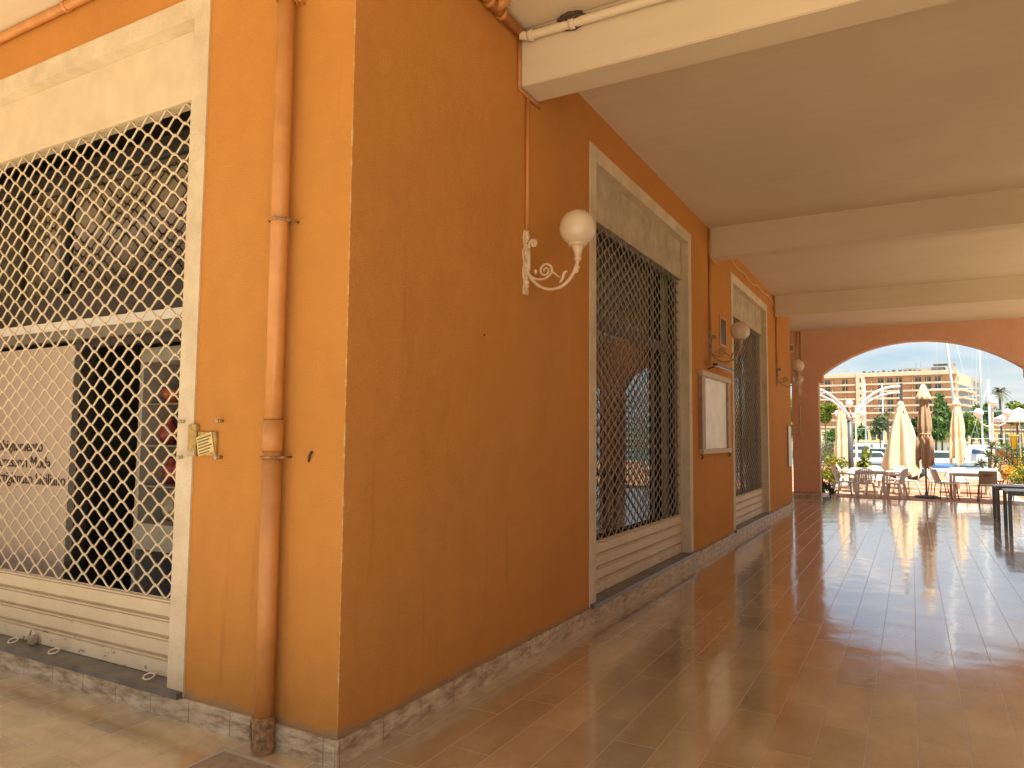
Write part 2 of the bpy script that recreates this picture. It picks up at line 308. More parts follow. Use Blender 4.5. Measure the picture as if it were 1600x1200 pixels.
# ------------------------------------------------------------------ mesh builder
class MB:
    def __init__(s): s.v = []; s.f = []; s.sm = []; s.mi = []; s.cur = 0
    def add(s, vs, fs, smooth=False):
        b = len(s.v); s.v += [tuple(x) for x in vs]
        for f in fs: s.f.append([i+b for i in f]); s.sm.append(smooth); s.mi.append(s.cur)
        return s
    def box(s, x0, x1, y0, y1, z0, z1, M4=None):
        vs = [Vector((x, y, z)) for z in (z0, z1) for y in (y0, y1) for x in (x0, x1)]
        if M4 is not None: vs = [M4 @ q for q in vs]
        return s.add(vs, [(0, 2, 3, 1), (4, 5, 7, 6), (0, 1, 5, 4), (2, 6, 7, 3), (0, 4, 6, 2), (1, 3, 7, 5)])
    def bbox(s, x0, x1, y0, y1, z0, z1, b=0.004):
        # box with chamfered vertical and horizontal edges
        bm = bmesh.new(); bmesh.ops.create_cube(bm, size=1)
        for q in bm.verts: q.co = Vector(((x0+x1)/2+q.co.x*(x1-x0), (y0+y1)/2+q.co.y*(y1-y0), (z0+z1)/2+q.co.z*(z1-z0)))
        bmesh.ops.bevel(bm, geom=bm.edges[:], offset=b, segments=2, affect='EDGES')
        bm.verts.ensure_lookup_table()
        s.add([q.co.copy() for q in bm.verts], [[q.index for q in f.verts] for f in bm.faces]); bm.free(); return s
    def bar(s, a, b, w, h=None, up=(0, 0, 1)):
        h = h or w; a = Vector(a); b = Vector(b); d = (b-a).normalized(); u = Vector(up)
        if abs(d.dot(u)) > 0.98: u = Vector((0, 1, 0))
        x = d.cross(u).normalized(); y = x.cross(d)
        vs = [p + x*(sx*w/2) + y*(sy*h/2) for p in (a, b) for sx, sy in ((-1, -1), (1, -1), (1, 1), (-1, 1))]
        return s.add(vs, [(3, 2, 1, 0), (4, 5, 6, 7), (0, 1, 5, 4), (1, 2, 6, 5), (2, 3, 7, 6), (3, 0, 4, 7)])
    def tube(s, pts, r, n=8, closed=False, cap=True):
        pts = [Vector(p) for p in pts]; N = len(pts)
        rs = r if isinstance(r, (list, tuple)) else [r]*N
        vs = []; prev = None
        for i, p in enumerate(pts):
            if closed: d = pts[(i+1) % N]-pts[i-1]
            else: d = pts[min(i+1, N-1)]-pts[max(i-1, 0)]
            d.normalize()
            if prev is None: x = d.orthogonal().normalized()
            else: x = (prev - d*prev.dot(d)).normalized()
            prev = x; y = d.cross(x)
            for k in range(n):
                a = 2*PI*k/n; vs.append(p + (x*math.cos(a)+y*math.sin(a))*rs[i])
        fs = []
        for i in range(N if closed else N-1):
            j = (i+1) % N
            for k in range(n): fs.append((i*n+k, i*n+(k+1) % n, j*n+(k+1) % n, j*n+k))
        s.add(vs, fs, True)
        if cap and not closed:
            b = len(s.v)-len(vs)
            s.f.append([b+k for k in range(n)][::-1]); s.sm.append(False); s.mi.append(s.cur)
            s.f.append([b+(N-1)*n+k for k in range(n)]); s.sm.append(False); s.mi.append(s.cur)
        return s
    def lathe(s, prof, c=(0, 0, 0), n=24, M4=None, mod=None):
        vs = []
        for i, (r, z) in enumerate(prof):
            for k in range(n):
                a = 2*PI*k/n; rr = r*(mod(a, z) if mod else 1); q = Vector((rr*math.cos(a), rr*math.sin(a), z))
                if M4 is not None: q = M4 @ q
                vs.append(q+Vector(c))
        fs = [(i*n+k, i*n+(k+1) % n, (i+1)*n+(k+1) % n, (i+1)*n+k) for i in range(len(prof)-1) for k in range(n)]
        s.add(vs, fs, True); return s
    def sphere(s, c, r, n=24, m=16, sc3=(1, 1, 1)):
        return s.lathe([(max(1e-4, r*math.sin(PI*i/m)), -r*math.cos(PI*i/m)) for i in range(m+1)], c, n, Matrix.Diagonal((*sc3, 1)))
    def prism(s, poly, t0, t1, fn):
        # polygon (list of 2d points) pushed from t0 to t1; fn(u, v, t) gives the 3d point
        n = len(poly); vs = [fn(u, v, t0) for u, v in poly]+[fn(u, v, t1) for u, v in poly]
        fs = [list(range(n))[::-1], list(range(n, 2*n))]+[(i, (i+1) % n, n+(i+1) % n, n+i) for i in range(n)]
        return s.add(vs, fs)
    def build(s, name, mat, parent=None, world=True):
        me = bpy.data.meshes.new(name)
        off = parent_loc(parent) if (parent is not None and world) else Vector((0, 0, 0))
        me.from_pydata([tuple(Vector(q)-off) for q in s.v], [], s.f)
        for p, a, k in zip(me.polygons, s.sm, s.mi): p.use_smooth = a; p.material_index = k
        for q in (mat if isinstance(mat, (list, tuple)) else [mat]): me.materials.append(q)
        bm = bmesh.new(); bm.from_mesh(me); bmesh.ops.recalc_face_normals(bm, faces=bm.faces[:]); bm.to_mesh(me); bm.free()
        o = bpy.data.objects.new(name, me); col.objects.link(o)
        if parent is not None: o.parent = parent
        return o
def parent_loc(p):
    v = Vector((0, 0, 0))
    while p is not None: v += p.location; p = p.parent
    return v
def tag(o, label=None, cat=None, group=None, kind=None):
    if label: o['label'] = label
    if cat: o['category'] = cat
    if group: o['group'] = group
    if kind: o['kind'] = kind
    return o
def empty(name, loc, label, cat, group=None, rz=0):
    o = bpy.data.objects.new(name, None); o.empty_display_size = 0.2; o.location = loc; o.rotation_euler = (0, 0, rz); col.objects.link(o)
    return tag(o, label, cat, group)
def copy_tree(o, parent=None):
    kids = [k for k in bpy.data.objects if k.parent == o]
    c = o.copy(); col.objects.link(c)
    if parent is not None: c.parent = parent
    for k in kids: copy_tree(k, c)
    return c
def place(o, loc, rz=0, label=None, group=None, s=1):
    o.location = loc; o.rotation_euler = (0, 0, rz)
    if s != 1: o.scale = (s, s, s)
    if label: o['label'] = label
    if group: o['group'] = group
    return o
def structure(name, mb, mat): return tag(mb.build(name, mat), kind='structure')

# ------------------------------------------------------------------ ground
H, B = 4.32, 3.92                     # ceiling and beam underside
YF, YB = 17.46, 17.86                 # far arch wall
XA = 6.3                              # unseen side arcade on the right, shaped for the light
structure('floor', MB().box(-9, XA+0.55, -2.5, YB+0.02, -0.2, 0), M['floor'])
g = MB().box(-60, 80, YB+0.02, 43, -0.6, -0.12); structure('patio', g, M['patio'])
g = MB().box(XA+0.55, 80, -60, YB+0.02, -0.6, -0.125).box(-60, -9, -60, YB+0.02, -0.6, -0.125).box(-9, XA+0.55, -60, -2.5, -0.6, -0.125)
structure('plaza', g, M['paving'])
structure('quay', MB().box(-200, 300, 43, 45, -2.5, -0.118), M['quay'])
structure('water', MB().box(-900, 1100, 45, 190, -1.6, -1.4), M['water'])
structure('far_ground', MB().box(-1500, 1800, 190, 2500, -2, -0.5), M['land'])

# ------------------------------------------------------------------ walls
def arch_outline(x0, x1, top, centers, half, spring, ledge, lz, R0, z0=-0.125, seg=28):
    # an outline with arches standing on stepped ledges
    pts = [(x0, z0)]
    apex = 3.92
    for c in centers:
        a0 = c-half; a1 = c+half; pts += [(a0, z0), (a0, lz), (a0+ledge, lz)]
        xs = [a0+ledge+(a1-a0-2*ledge)*i/seg for i in range(seg+1)]
        for x in xs: pts.append((x, apex-(R0-math.sqrt(max(0, R0*R0-(x-c)**2)))))
        pts += [(a1-ledge, lz), (a1, lz), (a1, z0)]
    pts += [(x1, z0), (x1, top), (x0, top)]
    return pts
fw = empty('arch_wall', (2.5, YF, 0), 'terracotta rendered wall with a wide segmental arch at the far end of the walkway', 'wall')
ol = arch_outline(-9.0, 10.5, 8.6, [-2.64, 2.5, 7.64], 2.25, 2.96, 0.11, 2.96, 3.40)
MB().prism(ol, YF, YB, lambda u, v, t: Vector((u, t, v))).build('wall_face', M['stucco_far'], fw)
pl = MB()
for a, b in ((-0.392, 0.252), (4.748, 5.392), (-9, -4.888), (9.888, 10.5)):
    pl.box(a-0.012, b+0.012, YF-0.014, YB+0.014, 0.0, 0.11)
pl.build('plinth', M['plinth'], fw)
# the shop walls
D1 = (2.93, 6.11); D2 = (8.37, 11.47); D0 = (-4.24, -1.06); ZT = 3.995
def opening_outline(a, b, doors, top):
    pts = [(a, 0)]
    for d0, d1 in doors: pts += [(d0, 0), (d0, ZT), (d1, ZT), (d1, 0)]
    return pts+[(b, 0), (b, top), (a, top)]
YE = 14.38
cw = empty('corridor_wall', (0, 0, 0), 'long orange stucco wall with two shuttered shop fronts on the left of the walkway', 'wall')
MB().prism(opening_outline(0.0, YE, [D1, D2], H), 0, -0.35, lambda u, v, t: Vector((t, u, v))).build('wall_face', M['stucco_corner'], cw)
MB().box(-9, -0.35, YE-0.35, YE, 0, H).build('end_face', M['stucco'], cw)
sw = empty('street_wall', (-1, 0, 0), 'bright orange stucco wall carrying the drainpipe beside the large shuttered window', 'wall')
MB().prism(opening_outline(-9, -0.3502, [D0], H), 0.0, 0.35, lambda u, v, t: Vector((u, t, v))).build('wall_face', M['stucco'], sw)
pr = MB()
for a, b in ((-0.0, D1[0]), (D1[1], D2[0]), (D2[1], YE)): pr.box(0.0, 0.016, a+(0.0 if a > 0 else -0.016), b, 0, 0.118)
for d in (D1, D2): pr.box(-0.1, 0.016, d[0], d[1], 0, 0.117)
pr.box(-0.2, 0.016, YE, YE+0.015, 0, 0.118)
pr.build('plinth', M['plinth'], cw)
pq = MB(); pq.box(D0[1], -0.0, -0.016, 0, 0, 0.118).box(-9, D0[0], -0.016, 0, 0, 0.118).box(D0[0], D0[1], -0.016, 0.1, 0, 0.117)
pq.build('plinth', M['plinth'], sw)
# unseen arcade, near bays walled up to darken them, far bays opened for light
aw = empty('unseen_side_wall', (XA, 8, 0), 'unseen orange arcade on the right, walled up near the camera to darken it, far bays opened for light', 'wall')
MB().prism([(-2.3, 0), (5.4, 0), (5.4, 4.28), (7.05, 4.28), (7.05, 0), (7.5, 0), (7.5, 4.28), (12.1, 4.28), (12.1, 0), (12.6, 0), (12.6, 4.28), (17.0, 4.28), (17.0, 0), (YF-0.002, 0), (YF-0.002, 8.6), (-2.3, 8.6)], XA, XA+0.45, lambda u, v, t: Vector((t, u, v))).build('wall_face', M['stucco_far'], aw)
# ceiling, beams, upper storey
ce = empty('ceiling', (2, 8, H), 'cream plastered ceiling with cross beams over the walkway', 'ceiling')
MB().box(-9, XA-0.002, -2.32, YF-0.002, H, H+0.3).build('slab', M['soffit'], ce)
for y in (1.68, 7.05, 12.29):
    MB().bbox(0.001, XA-0.003, y, y+0.26, B, H+0.01, 0.006).build('beam', M['soffit'], ce)
us = empty('upper_storey', (0, 5, 4.7), 'orange upper storey above the covered walkway', 'building')
MB().box(-9, XA-0.003, -2.32, -2.05, H+0.3, 8.6).box(-9, XA-0.003, YF-0.3, YF-0.003, H+0.3, 8.6).box(-9, -8.7, -2.05, YF-0.3, H+0.3, 8.6).build('wall_face', M['stucco'], us)
MB().box(-9.2, XA+0.7, -2.5, YB+0.2, 8.6, 8.85).build('roof', M['cream_plaster'], us)
# ------------------------------------------------------------------ shop fronts
def grille(mb, u0, u1, z0, z1, fn, px=0.176, pz=0.115, r=0.0062, u_first=None, n=6, beads=True):
    # rolling mesh: sinuous horizontal wires in antiphase, hooked to each other at the nodes
    a = pz/4*1.04
    rows = int(round((z1-z0)/(pz/2)))
    uf = u_first if u_first is not None else u0
    k0 = math.floor((u0-uf)/(px/2)); k1 = math.ceil((u1-uf)/(px/2))
    for i in range(rows):
        zc = z0 + (i+0.5)*(z1-z0)/rows; pts = []
        for k in range(k0, k1+1):
            s = 1 if (k+i) % 2 == 0 else -1
            uc = uf+k*px/2
            for du, dz, dt in ((-0.30, 0.62, 0.3), (-0.075, 1.06, 0.9), (0.075, 1.06, 0.9), (0.30, 0.62, 0.3)):
                u = uc+du*px/2*0.9
                if u < u0 or u > u1: continue
                pts.append(fn(u, zc+s*a*dz, s*0.004*dt))
        mb.tube(pts, r, n, cap=False)
        if beads:
            for k in range(k0, k1+1):
                if (k+i) % 2 == 0 and i < rows-1 and u0 < uf+k*px/2 < u1:
                    mb.sphere(fn(uf+k*px/2, zc+0.5*(z1-z0)/rows, 0.0), 0.0105, 6, 5)
    return mb
def shopfront(name, label, d, fn, zlo, zhi, zs, cell0, kind):
    """d: opening along the wall; fn(u, v, t) -> world, t positive = outwards from the wall face"""
    c = fn((d[0]+d[1])/2, 0, 0)
    root = empty(name, c, label, 'shop front', 'shuttered shop fronts')
    u0, u1 = d; W = 0.13; dep = -0.11
    P = lambda mb, a, b, z0, z1, t0, t1: mb.prism([(a, z0), (b, z0), (b, z1), (a, z1)], t0, t1, fn)
    # marble surround, 8 mm proud of the stucco
    fr = MB(); ia, ib = u0+W, u1-W; zi = ZT-W
    fr.prism([(u0, 0.119), (ia, 0.119), (ia, zi), (ib, zi), (ib, 0.119), (u1, 0.119), (u1, ZT), (u0, ZT)], 0.010, -0.34, fn)
    fr.build('marble_surround', M['marble_frame'], root)
    hd = MB(); P(hd, ia+0.001, ib-0.001, zhi, zi-0.001, -0.075, -0.17); P(hd, ia+0.002, ib-0.002, zhi-0.012, zhi+0.012, -0.068, -0.08)
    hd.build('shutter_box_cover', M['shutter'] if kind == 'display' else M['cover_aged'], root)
    sl = MB(); P(sl, u0+0.001, u1-0.001, zs-0.032, zs, 0.045, -0.30); sl.build('sill', M['sill'], root)
    gd = MB(); P(gd, ia+0.001, ia+0.03, zs+0.001, zhi-0.013, -0.085, -0.14); gd.build('guide_rail', M['shutter'], root); gd = MB(); P(gd, ib-0.03, ib-0.001, zs+0.001, zhi-0.013, -0.085, -0.14)
    gd.build('guide_rail', M['shutter'], root)
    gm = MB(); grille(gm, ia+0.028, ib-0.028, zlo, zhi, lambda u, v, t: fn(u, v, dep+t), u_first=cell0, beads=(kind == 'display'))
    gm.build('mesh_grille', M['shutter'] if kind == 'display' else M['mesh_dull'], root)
    n = 4; hh = (zlo-zs-0.004)/n
    for k in range(n):
        s = MB(); z0 = zs+0.003+k*hh; z1 = z0+hh
        if k == 0: prof = [(0.018, z0), (0.018, z1-0.028), (0.004, z1-0.022), (0.018, z1-0.016), (0.018, z1-0.009), (-0.008, z1-0.005), (-0.008, z1-0.001), (-0.012, z1-0.002), (-0.012, z0)]
        else: prof = [(-0.008, z0), (0.014, z0+0.010), (0.014, z1-0.026), (0.004, z1-0.022), (0.016, z1-0.016), (0.016, z1-0.009), (-0.008, z1-0.005), (-0.008, z1-0.001), (-0.012, z1-0.002), (-0.012, z0)]
        pa = [fn(ia+0.004, z, dep+t) for t, z in prof]; pb = [fn(ib-0.004, z, dep+t) for t, z in prof]; m_ = len(prof)
        s.add(pa+pb, [list(range(m_))[::-1], list(range(m_, 2*m_))]+[(i, (i+1) % m_, m_+(i+1) % m_, m_+i) for i in range(m_)])
        s.build('slat', M['slat'], root)
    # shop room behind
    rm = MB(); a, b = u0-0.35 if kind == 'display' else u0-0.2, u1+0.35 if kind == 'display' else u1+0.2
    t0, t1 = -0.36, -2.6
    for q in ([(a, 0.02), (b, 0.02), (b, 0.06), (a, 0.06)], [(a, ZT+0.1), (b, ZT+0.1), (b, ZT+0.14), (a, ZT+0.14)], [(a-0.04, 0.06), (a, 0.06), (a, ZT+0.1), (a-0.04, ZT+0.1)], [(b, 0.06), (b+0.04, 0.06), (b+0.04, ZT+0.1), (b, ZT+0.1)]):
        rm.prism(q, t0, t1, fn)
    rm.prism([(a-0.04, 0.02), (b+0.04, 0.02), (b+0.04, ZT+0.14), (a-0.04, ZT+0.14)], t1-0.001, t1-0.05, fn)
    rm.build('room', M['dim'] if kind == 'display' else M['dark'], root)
    return root, ia, ib
fx = lambda u, v, t: Vector((t, u, v))          # corridor wall faces +x
fy = lambda u, v, t: Vector((u, -t, v))         # street wall faces -y
# left, street side
rt, ia, ib = shopfront('shop_front', 'largest shuttered shop front at the left edge with lettering on a pale panel inside', D0, fy, 0.575, 3.45, 0.15, -1.485, 'display')
def pb(name, mat, items, parent, fn):
    for (a, b, z0, z1, t0, t1) in items: o = MB().prism([(a, z0), (b, z0), (b, z1), (a, z1)], t0, t1, fn).build(name, mat, parent)
    return o
pb('window_frame', M['dark_frame'], [(D0[0]+0.13, D0[1]-0.13, 3.60, 3.74, -0.36, -0.42), (D0[0]+0.13, D0[1]-0.13, 3.34, 3.46, -0.36, -0.42),
    (-3.10, -3.03, 2.50, 3.34, -0.36, -0.43), (D0[0]+0.13, D0[1]-0.13, 0.16, 0.24, -0.36, -0.42)], rt, fy)
pb('transom', M['dark_frame'], [(D0[0]+0.131, D0[1]-0.131, 2.30, 2.50, -0.37, -0.44)], rt, fy)
pb('white_rail', M['white_paint'], [(D0[0]+0.131, D0[1]-0.131, 2.235, 2.298, -0.355, -0.44)], rt, fy)
pb('lower_rail', M['dim'], [(D0[0]+0.131, D0[1]-0.131, 2.16, 2.234, -0.365, -0.44)], rt, fy)
pb('transom_glass', M['glass'], [(D0[0]+0.131, -3.101, 2.502, 3.338, -0.39, -0.396), (-3.029, D0[1]-0.131, 2.502, 3.338, -0.39, -0.396)], rt, fy)
pan = pb('sign_panel', M['pink_panel'], [(D0[0]+0.14, -2.86, 0.20, 2.12, -0.37, -0.40)], rt, fy)
pb('door_jamb', M['dark_frame'], [(-2.84, -2.76, 0.2, 2.155, -0.36, -0.46), (-2.55, -2.49, 0.2, 2.155, -0.80, -0.86), (-2.76, -1.19, 2.10, 2.155, -0.40, -0.46)], rt, fy)
pb('entrance_recess', M['black'], [(-2.76, -2.55, 0.16, 2.1, -0.95, -0.97)], rt, fy)
def text(body, size, loc, rot, mat, name, parent, extrude=0.0015, spacing=1.0):
    cu = bpy.data.curves.new(name, 'FONT'); cu.body = body; cu.size = size; cu.extrude = extrude; cu.align_x = 'RIGHT'; cu.space_character = spacing
    t = bpy.data.objects.new(name, cu); col.objects.link(t)
    bpy.context.view_layer.update()
    dg = bpy.context.evaluated_depsgraph_get(); me = bpy.data.meshes.new_from_object(t.evaluated_get(dg)); bpy.data.objects.remove(t)
    o = bpy.data.objects.new(name, me); me.materials.clear(); me.materials.append(mat); col.objects.link(o); o.parent = parent
    o.location = Vector(loc)-parent_loc(parent); o.rotation_euler = rot; return o
for i, (s, x) in enumerate((("Abbigliamento", -3.19), ("Accessori Moda", -3.08), ("Artigianato Siciliano", -2.885))):
    text(s, 0.118, (x, 0.366, 1.36-0.118*i), (PI/2, 0, 0), M['ink'], 'lettering', pan)
# right, walkway side
def side_door(label, d, cell0, posts, g1=None):
    rt, ia, ib = shopfront('shop_front', label, d, fx, 0.60, 3.42, 0.15, cell0, 'door')
    it = [(d[0]+0.13, d[1]-0.13, 3.40, 3.46, -0.172, -0.225), (d[0]+0.13, d[1]-0.13, 2.50, 2.60, -0.172, -0.225), (d[0]+0.13, d[1]-0.13, 0.151, 0.32, -0.172, -0.225)]
    for p in posts: it.append((p, p+0.07, 0.32, 3.40, -0.171, -0.227))
    pb('window_frame', M['dark_frame'], it, rt, fx)
    pb('window_glass', M['glass'], [(d[0]+0.13, g1 or d[1]-0.13, 0.33, 3.39, -0.19, -0.196)], rt, fx)
    return rt
s1 = side_door('nearer of the two shuttered walkway shop fronts, just past the first wall lamp', D1, 3.357, [D1[0]+0.13, 5.12, D1[1]-0.2], 5.12)
s2 = side_door('farther narrow-looking shuttered shop front past the framed menu board', D2, 8.6, [D2[0]+0.13, 9.9, D2[1]-0.2])
# display rack with pottery inside the street window
rk = empty('display_rack', (-2.1, 0.9, 0.2), 'pale display rack with glass-fronted shelves seen through the left shutter', 'shelf')
mb = MB(); mb.box(-2.45, -2.41, 0.60, 1.0, 0.2, 2.1).box(-1.25, -1.21, 0.60, 1.0, 0.2, 2.1).box(-2.41, -1.25, 0.60, 1.0, 2.0, 2.1).box(-2.41, -1.25, 0.6, 1.0, 0.70, 0.88)
mb.build('frame', plain('greyish_rack_enamel', (0.36, 0.33, 0.27), 0.5), rk)
MB().box(-2.41, -1.25, 0.98, 1.0, 0.88, 2.0).build('back_panel', M['dark'], rk)
sh = [1.14, 1.42, 1.71]
for z in sh: MB().box(-2.41, -1.25, 0.62, 0.98, z-0.012, z).build('shelf', M['dim'], rk)
random.seed(5)
pots = [('bowl', (0.35, 0.09, 0.03), 'rust red'), ('bowl', (0.45, 0.25, 0.07), 'ochre'), ('vase', (0.40, 0.33, 0.20), 'beige'), ('vase', (0.30, 0.05, 0.04), 'dark red')]
protos = []
for k, (nm, c, word) in enumerate(pots):
    mt = plain('glazed_'+word.replace(' ', '_'), c, 0.25, var=0.3, scale=25)
    prof = [(0.001, 0), (0.045, 0.0), (0.05, 0.01), (0.085, 0.06), (0.10, 0.11), (0.094, 0.11), (0.075, 0.06), (0.001, 0.02)] if nm == 'bowl' else [(0.001, 0), (0.04, 0), (0.075, 0.06), (0.08, 0.11), (0.05, 0.16), (0.03, 0.19), (0.042, 0.215), (0.036, 0.215), (0.02, 0.18), (0.001, 0.17)]
    o = MB().lathe(prof, n=20).build('ceramic_'+nm, mt); tag(o, '%s glazed ceramic %s on the display shelves behind the left shutter' % (word, nm), 'pottery', 'pottery on the display rack'); protos.append(o)
cnt = 0; used = set()
for z in [0.88]+sh:
    for i in range(5):
        k = random.randrange(4); o = protos[k] if k not in used else protos[k].copy()
        if k in used: col.objects.link(o)
        used.add(k); o.location = (-2.32+i*0.235+random.uniform(-.03, .03), 0.78+random.uniform(-.05, .05), z)
        s = random.uniform(0.85, 1.05); o.scale = (s, s, s)
# padlock and rings on the street shutter
pk = empty('padlock', (-2.62, 0.02, 0.155), 'small steel padlock hanging at the foot of the left shutter', 'padlock')
MB().bbox(-2.66, -2.58, 0.045, 0.075, 0.155, 0.21, 0.008).build('body', M['steel'], pk)
MB().tube([Vector((-2.62+0.028*math.cos(a), 0.06, 0.21+0.035*math.sin(a))) for a in [PI*i/10 for i in range(11)]], 0.005, 8).build('shackle', M['steel'], pk)
for i, x in enumerate((-2.78, -2.32, -1.4)):
    tag(MB().tube([Vector((x+0.035*math.cos(a), 0.03+0.025*math.sin(a), 0.163+0.01*math.sin(a))) for a in [2*PI*k/16 for k in range(16)]], 0.005, 6, closed=True).build('shutter_ring', M['shutter']),
        ('cream pull ring left of the padlock on the grey sill', 'cream pull ring right of the padlock on the grey sill', 'cream pull ring near the right end of the grey sill')[i], 'ring', 'pull rings at the foot of the left shutter')

# ------------------------------------------------------------------ drainpipe
dp = empty('drainpipe', (-0.45, -0.07, 0), 'thick orange painted drainpipe on the wall near the corner, rusted at its foot', 'pipe')
xc, yc, rp_ = -0.405, -0.062, 0.046
MB().tube([(xc, yc, 0.155), (xc, yc, 1.42)], rp_, 28).build('lower_pipe', M['pipe_paint'], dp)
MB().tube([(xc, yc, 1.40), (xc, yc, H)], rp_-0.003, 28).tube([(xc, yc, 1.42), (xc, yc, 1.57)], rp_+0.004, 28).build('upper_pipe', M['pipe_paint'], dp)
MB().lathe([(0.044, 0), (0.056, 0.03), (0.048, 0.08), (0.053, 0.13), (0.051, 0.155), (0.055, 0.165), (0.047, 0.17)], (xc, yc, 0.0), 24, mod=lambda a, z: 1+0.05*math.sin(5*a+40*z)).build('rusty_foot', M['rust'], dp)
for z in (1.39, 2.56, 3.7):
    c = MB().tube([(xc+(rp_+0.005)*math.cos(a), yc+(rp_+0.005)*math.sin(a), z) for a in [2*PI*k/24 for k in range(24)]], 0.007, 6, closed=True)
    c.tube([(xc+rp_+0.004, yc, z), (xc+rp_+0.026, yc+0.01, z)], 0.008, 6).tube([(xc+rp_+0.02, yc-0.01, z), (xc+rp_+0.02, 0, z)], 0.006, 6)
    c.build('clamp', M['rust'] if z < 3 else M['pipe_paint'], dp)
MB().tube([(xc-0.046-0.03*math.sin(a), yc-0.01, 0.09+0.07*math.cos(a)) for a in [PI*k/10 for k in range(11)]], 0.007, 6).build('wire_loop', M['rust'], dp)
# inspection cover in the floor
cv = empty('inspection_cover', (-0.4, -0.4, 0), 'rectangular grey stone inspection cover in the floor by the drainpipe foot', 'cover')
MB().box(-0.56, -0.05, -0.75, -0.15, 0.0, 0.004).build('cover_slab', M['stone_cover'], cv)
MB().box(-0.58, -0.56, -0.77, -0.13, 0, 0.006).box(-0.05, -0.03, -0.77, -0.13, 0, 0.006).box(-0.56, -0.05, -0.15, -0.13, 0, 0.006).box(-0.56, -0.05, -0.77, -0.75, 0, 0.006).build('rim', M['quay'], cv)
# small fixings on the street wall
tg = empty('alarm_contact', (-1.0, 0, 1.48), 'narrow brass key plate on the edge of the marble surround', 'plate')
MB().bbox(-1.09, -1.02, -0.022, 0.0, 1.38, 1.55, 0.003).build('plate', M['brass'], tg)
MB().box(-1.085, -1.025, -0.026, -0.022, 1.385, 1.405).build('lower_lip', M['steel'], tg)
bx = empty('wall_box', (-0.9, 0, 1.46), 'small flat metal box with a crooked yellow printed sticker beside the brass plate', 'box')
MB().bbox(-1.015, -0.87, -0.016, 0.0, 1.385, 1.51, 0.003).build('box_body', M['brass'], bx)
Mx = Matrix.Translation((-0.95, -0.018, 1.445)) @ Matrix.Rotation(R(-14), 4, 'Y')
st = MB().box(-0.062, 0.062, -0.002, 0.0, -0.052, 0.052, Mx).build('sticker', M['sticker'], bx)
pm = MB()
for k in range(6): pm.box(-0.052, 0.052-0.012*(k % 3), -0.0035, -0.002, 0.034-k*0.016, 0.039-k*0.016, Mx)
pm.build('print_lines', M['ink'], st)
for (x, z, s) in ((-1.135, 1.565, 'upper left steel stud, set in the marble surround'), (-1.14, 1.372, 'lower left steel stud, set in the marble surround'), (-0.842, 1.567, 'upper right steel stud above the yellow sticker'), (-0.84, 1.378, 'lower right steel stud below the yellow sticker')):
    tag(MB().tube([(x, 0.0, z), (x, -0.035, z)], 0.009, 12).tube([(x, -0.032, z), (x, -0.042, z)], 0.011, 12).build('stud', M['steel']), s, 'stud', 'four sign studs round the wall box')
for (p, lab) in (((0.001, 1.245, 2.13), 'tiny dark nail hole plug high on the blank orange wall'),):
    tag(MB().sphere(p, 0.008, 10, 8).build('nail_head', M['ink']), lab, 'nail')
tag(MB().tube([(-0.225, 0.001, 1.37), (-0.21, -0.012, 1.40), (-0.20, -0.004, 1.42)], 0.006, 6).build('bent_hook', M['ink']), 'tiny bent dark hook on the wall right of the drainpipe', 'hook')

# ------------------------------------------------------------------ conduits
def conduit(label, runs, r, mat, joints=()):
    e = empty('conduit', runs[0][0], label, 'conduit', 'pipes and conduits on the walls')
    for q in runs: MB().tube(q, r, 12).build('pipe_run', mat, e)
    for (p, d) in joints:
        p = Vector(p); d = Vector(d).normalized(); MB().tube([p-d*0.02, p+d*0.02], r*1.25, 12).build('clip', mat, e)
    return e
conduit('orange conduit along the top of the street wall', [[(-9, -0.035, 4.285), (-0.3, -0.035, 4.285)]], 0.03, M['pipe_paint'], [((-2.45, -0.035, 4.285), (1, 0, 0)), ((-1.2, -0.035, 4.285), (1, 0, 0))])
conduit('orange conduit under the ceiling between the corner and the first beam', [[(0.04, 0.05, 4.27), (0.04, 1.62, 4.27)], [(0.04, 1.28, 4.27), (0.12, 1.3, 4.31)]], 0.033, M['pipe_paint'], [((0.04, 1.2, 4.27), (0, 1, 0)), ((0.04, 1.36, 4.27), (0, 1, 0))])
conduit('cream pipe fixed along the upper face of the nearest beam', [[(0.04, 1.60, 4.245), (0.10, 1.64, 4.245), (6.2, 1.64, 4.255)]], 0.030, M['cream_plaster'], [((0.11, 1.64, 4.245), (1, 0, 0)), ((0.42, 1.64, 4.245), (1, 0, 0)), ((1.1, 1.64, 4.246), (1, 0, 0)), ((2.4, 1.64, 4.25), (1, 0, 0))])
conduit('thin cream wire cover along the joint of ceiling and nearest beam', [[(0.05, 1.66, 4.30), (6.2, 1.66, 4.30)]], 0.016, M['cream_plaster'])
conduit('orange conduit wrapping under the nearest beam down to the first wall lamp', [[(0.013, 1.655, 4.24), (0.013, 1.655, 3.895), (0.013, 1.78, 3.895), (0.013, 1.98, 3.895)], [(0.015, 1.78, 3.9), (0.015, 1.78, 2.93)]], 0.014, M['pipe_paint'])
conduit('orange conduit running down from the second beam to the second wall lamp', [[(0.015, 7.02, 4.3), (0.015, 7.02, 3.905), (0.015, 7.36, 3.905)], [(0.02, 7.015, 3.92), (0.02, 7.015, 2.93)]], 0.018, M['pipe_paint'])
conduit('brown conduit running down from the third beam to the third wall lamp', [[(0.02, 12.27, 4.3), (0.02, 12.27, 3.9)], [(0.02, 12.45, 3.92), (0.02, 12.45, 2.95)]], 0.020, M['pipe_paint'])
random.seed(3)
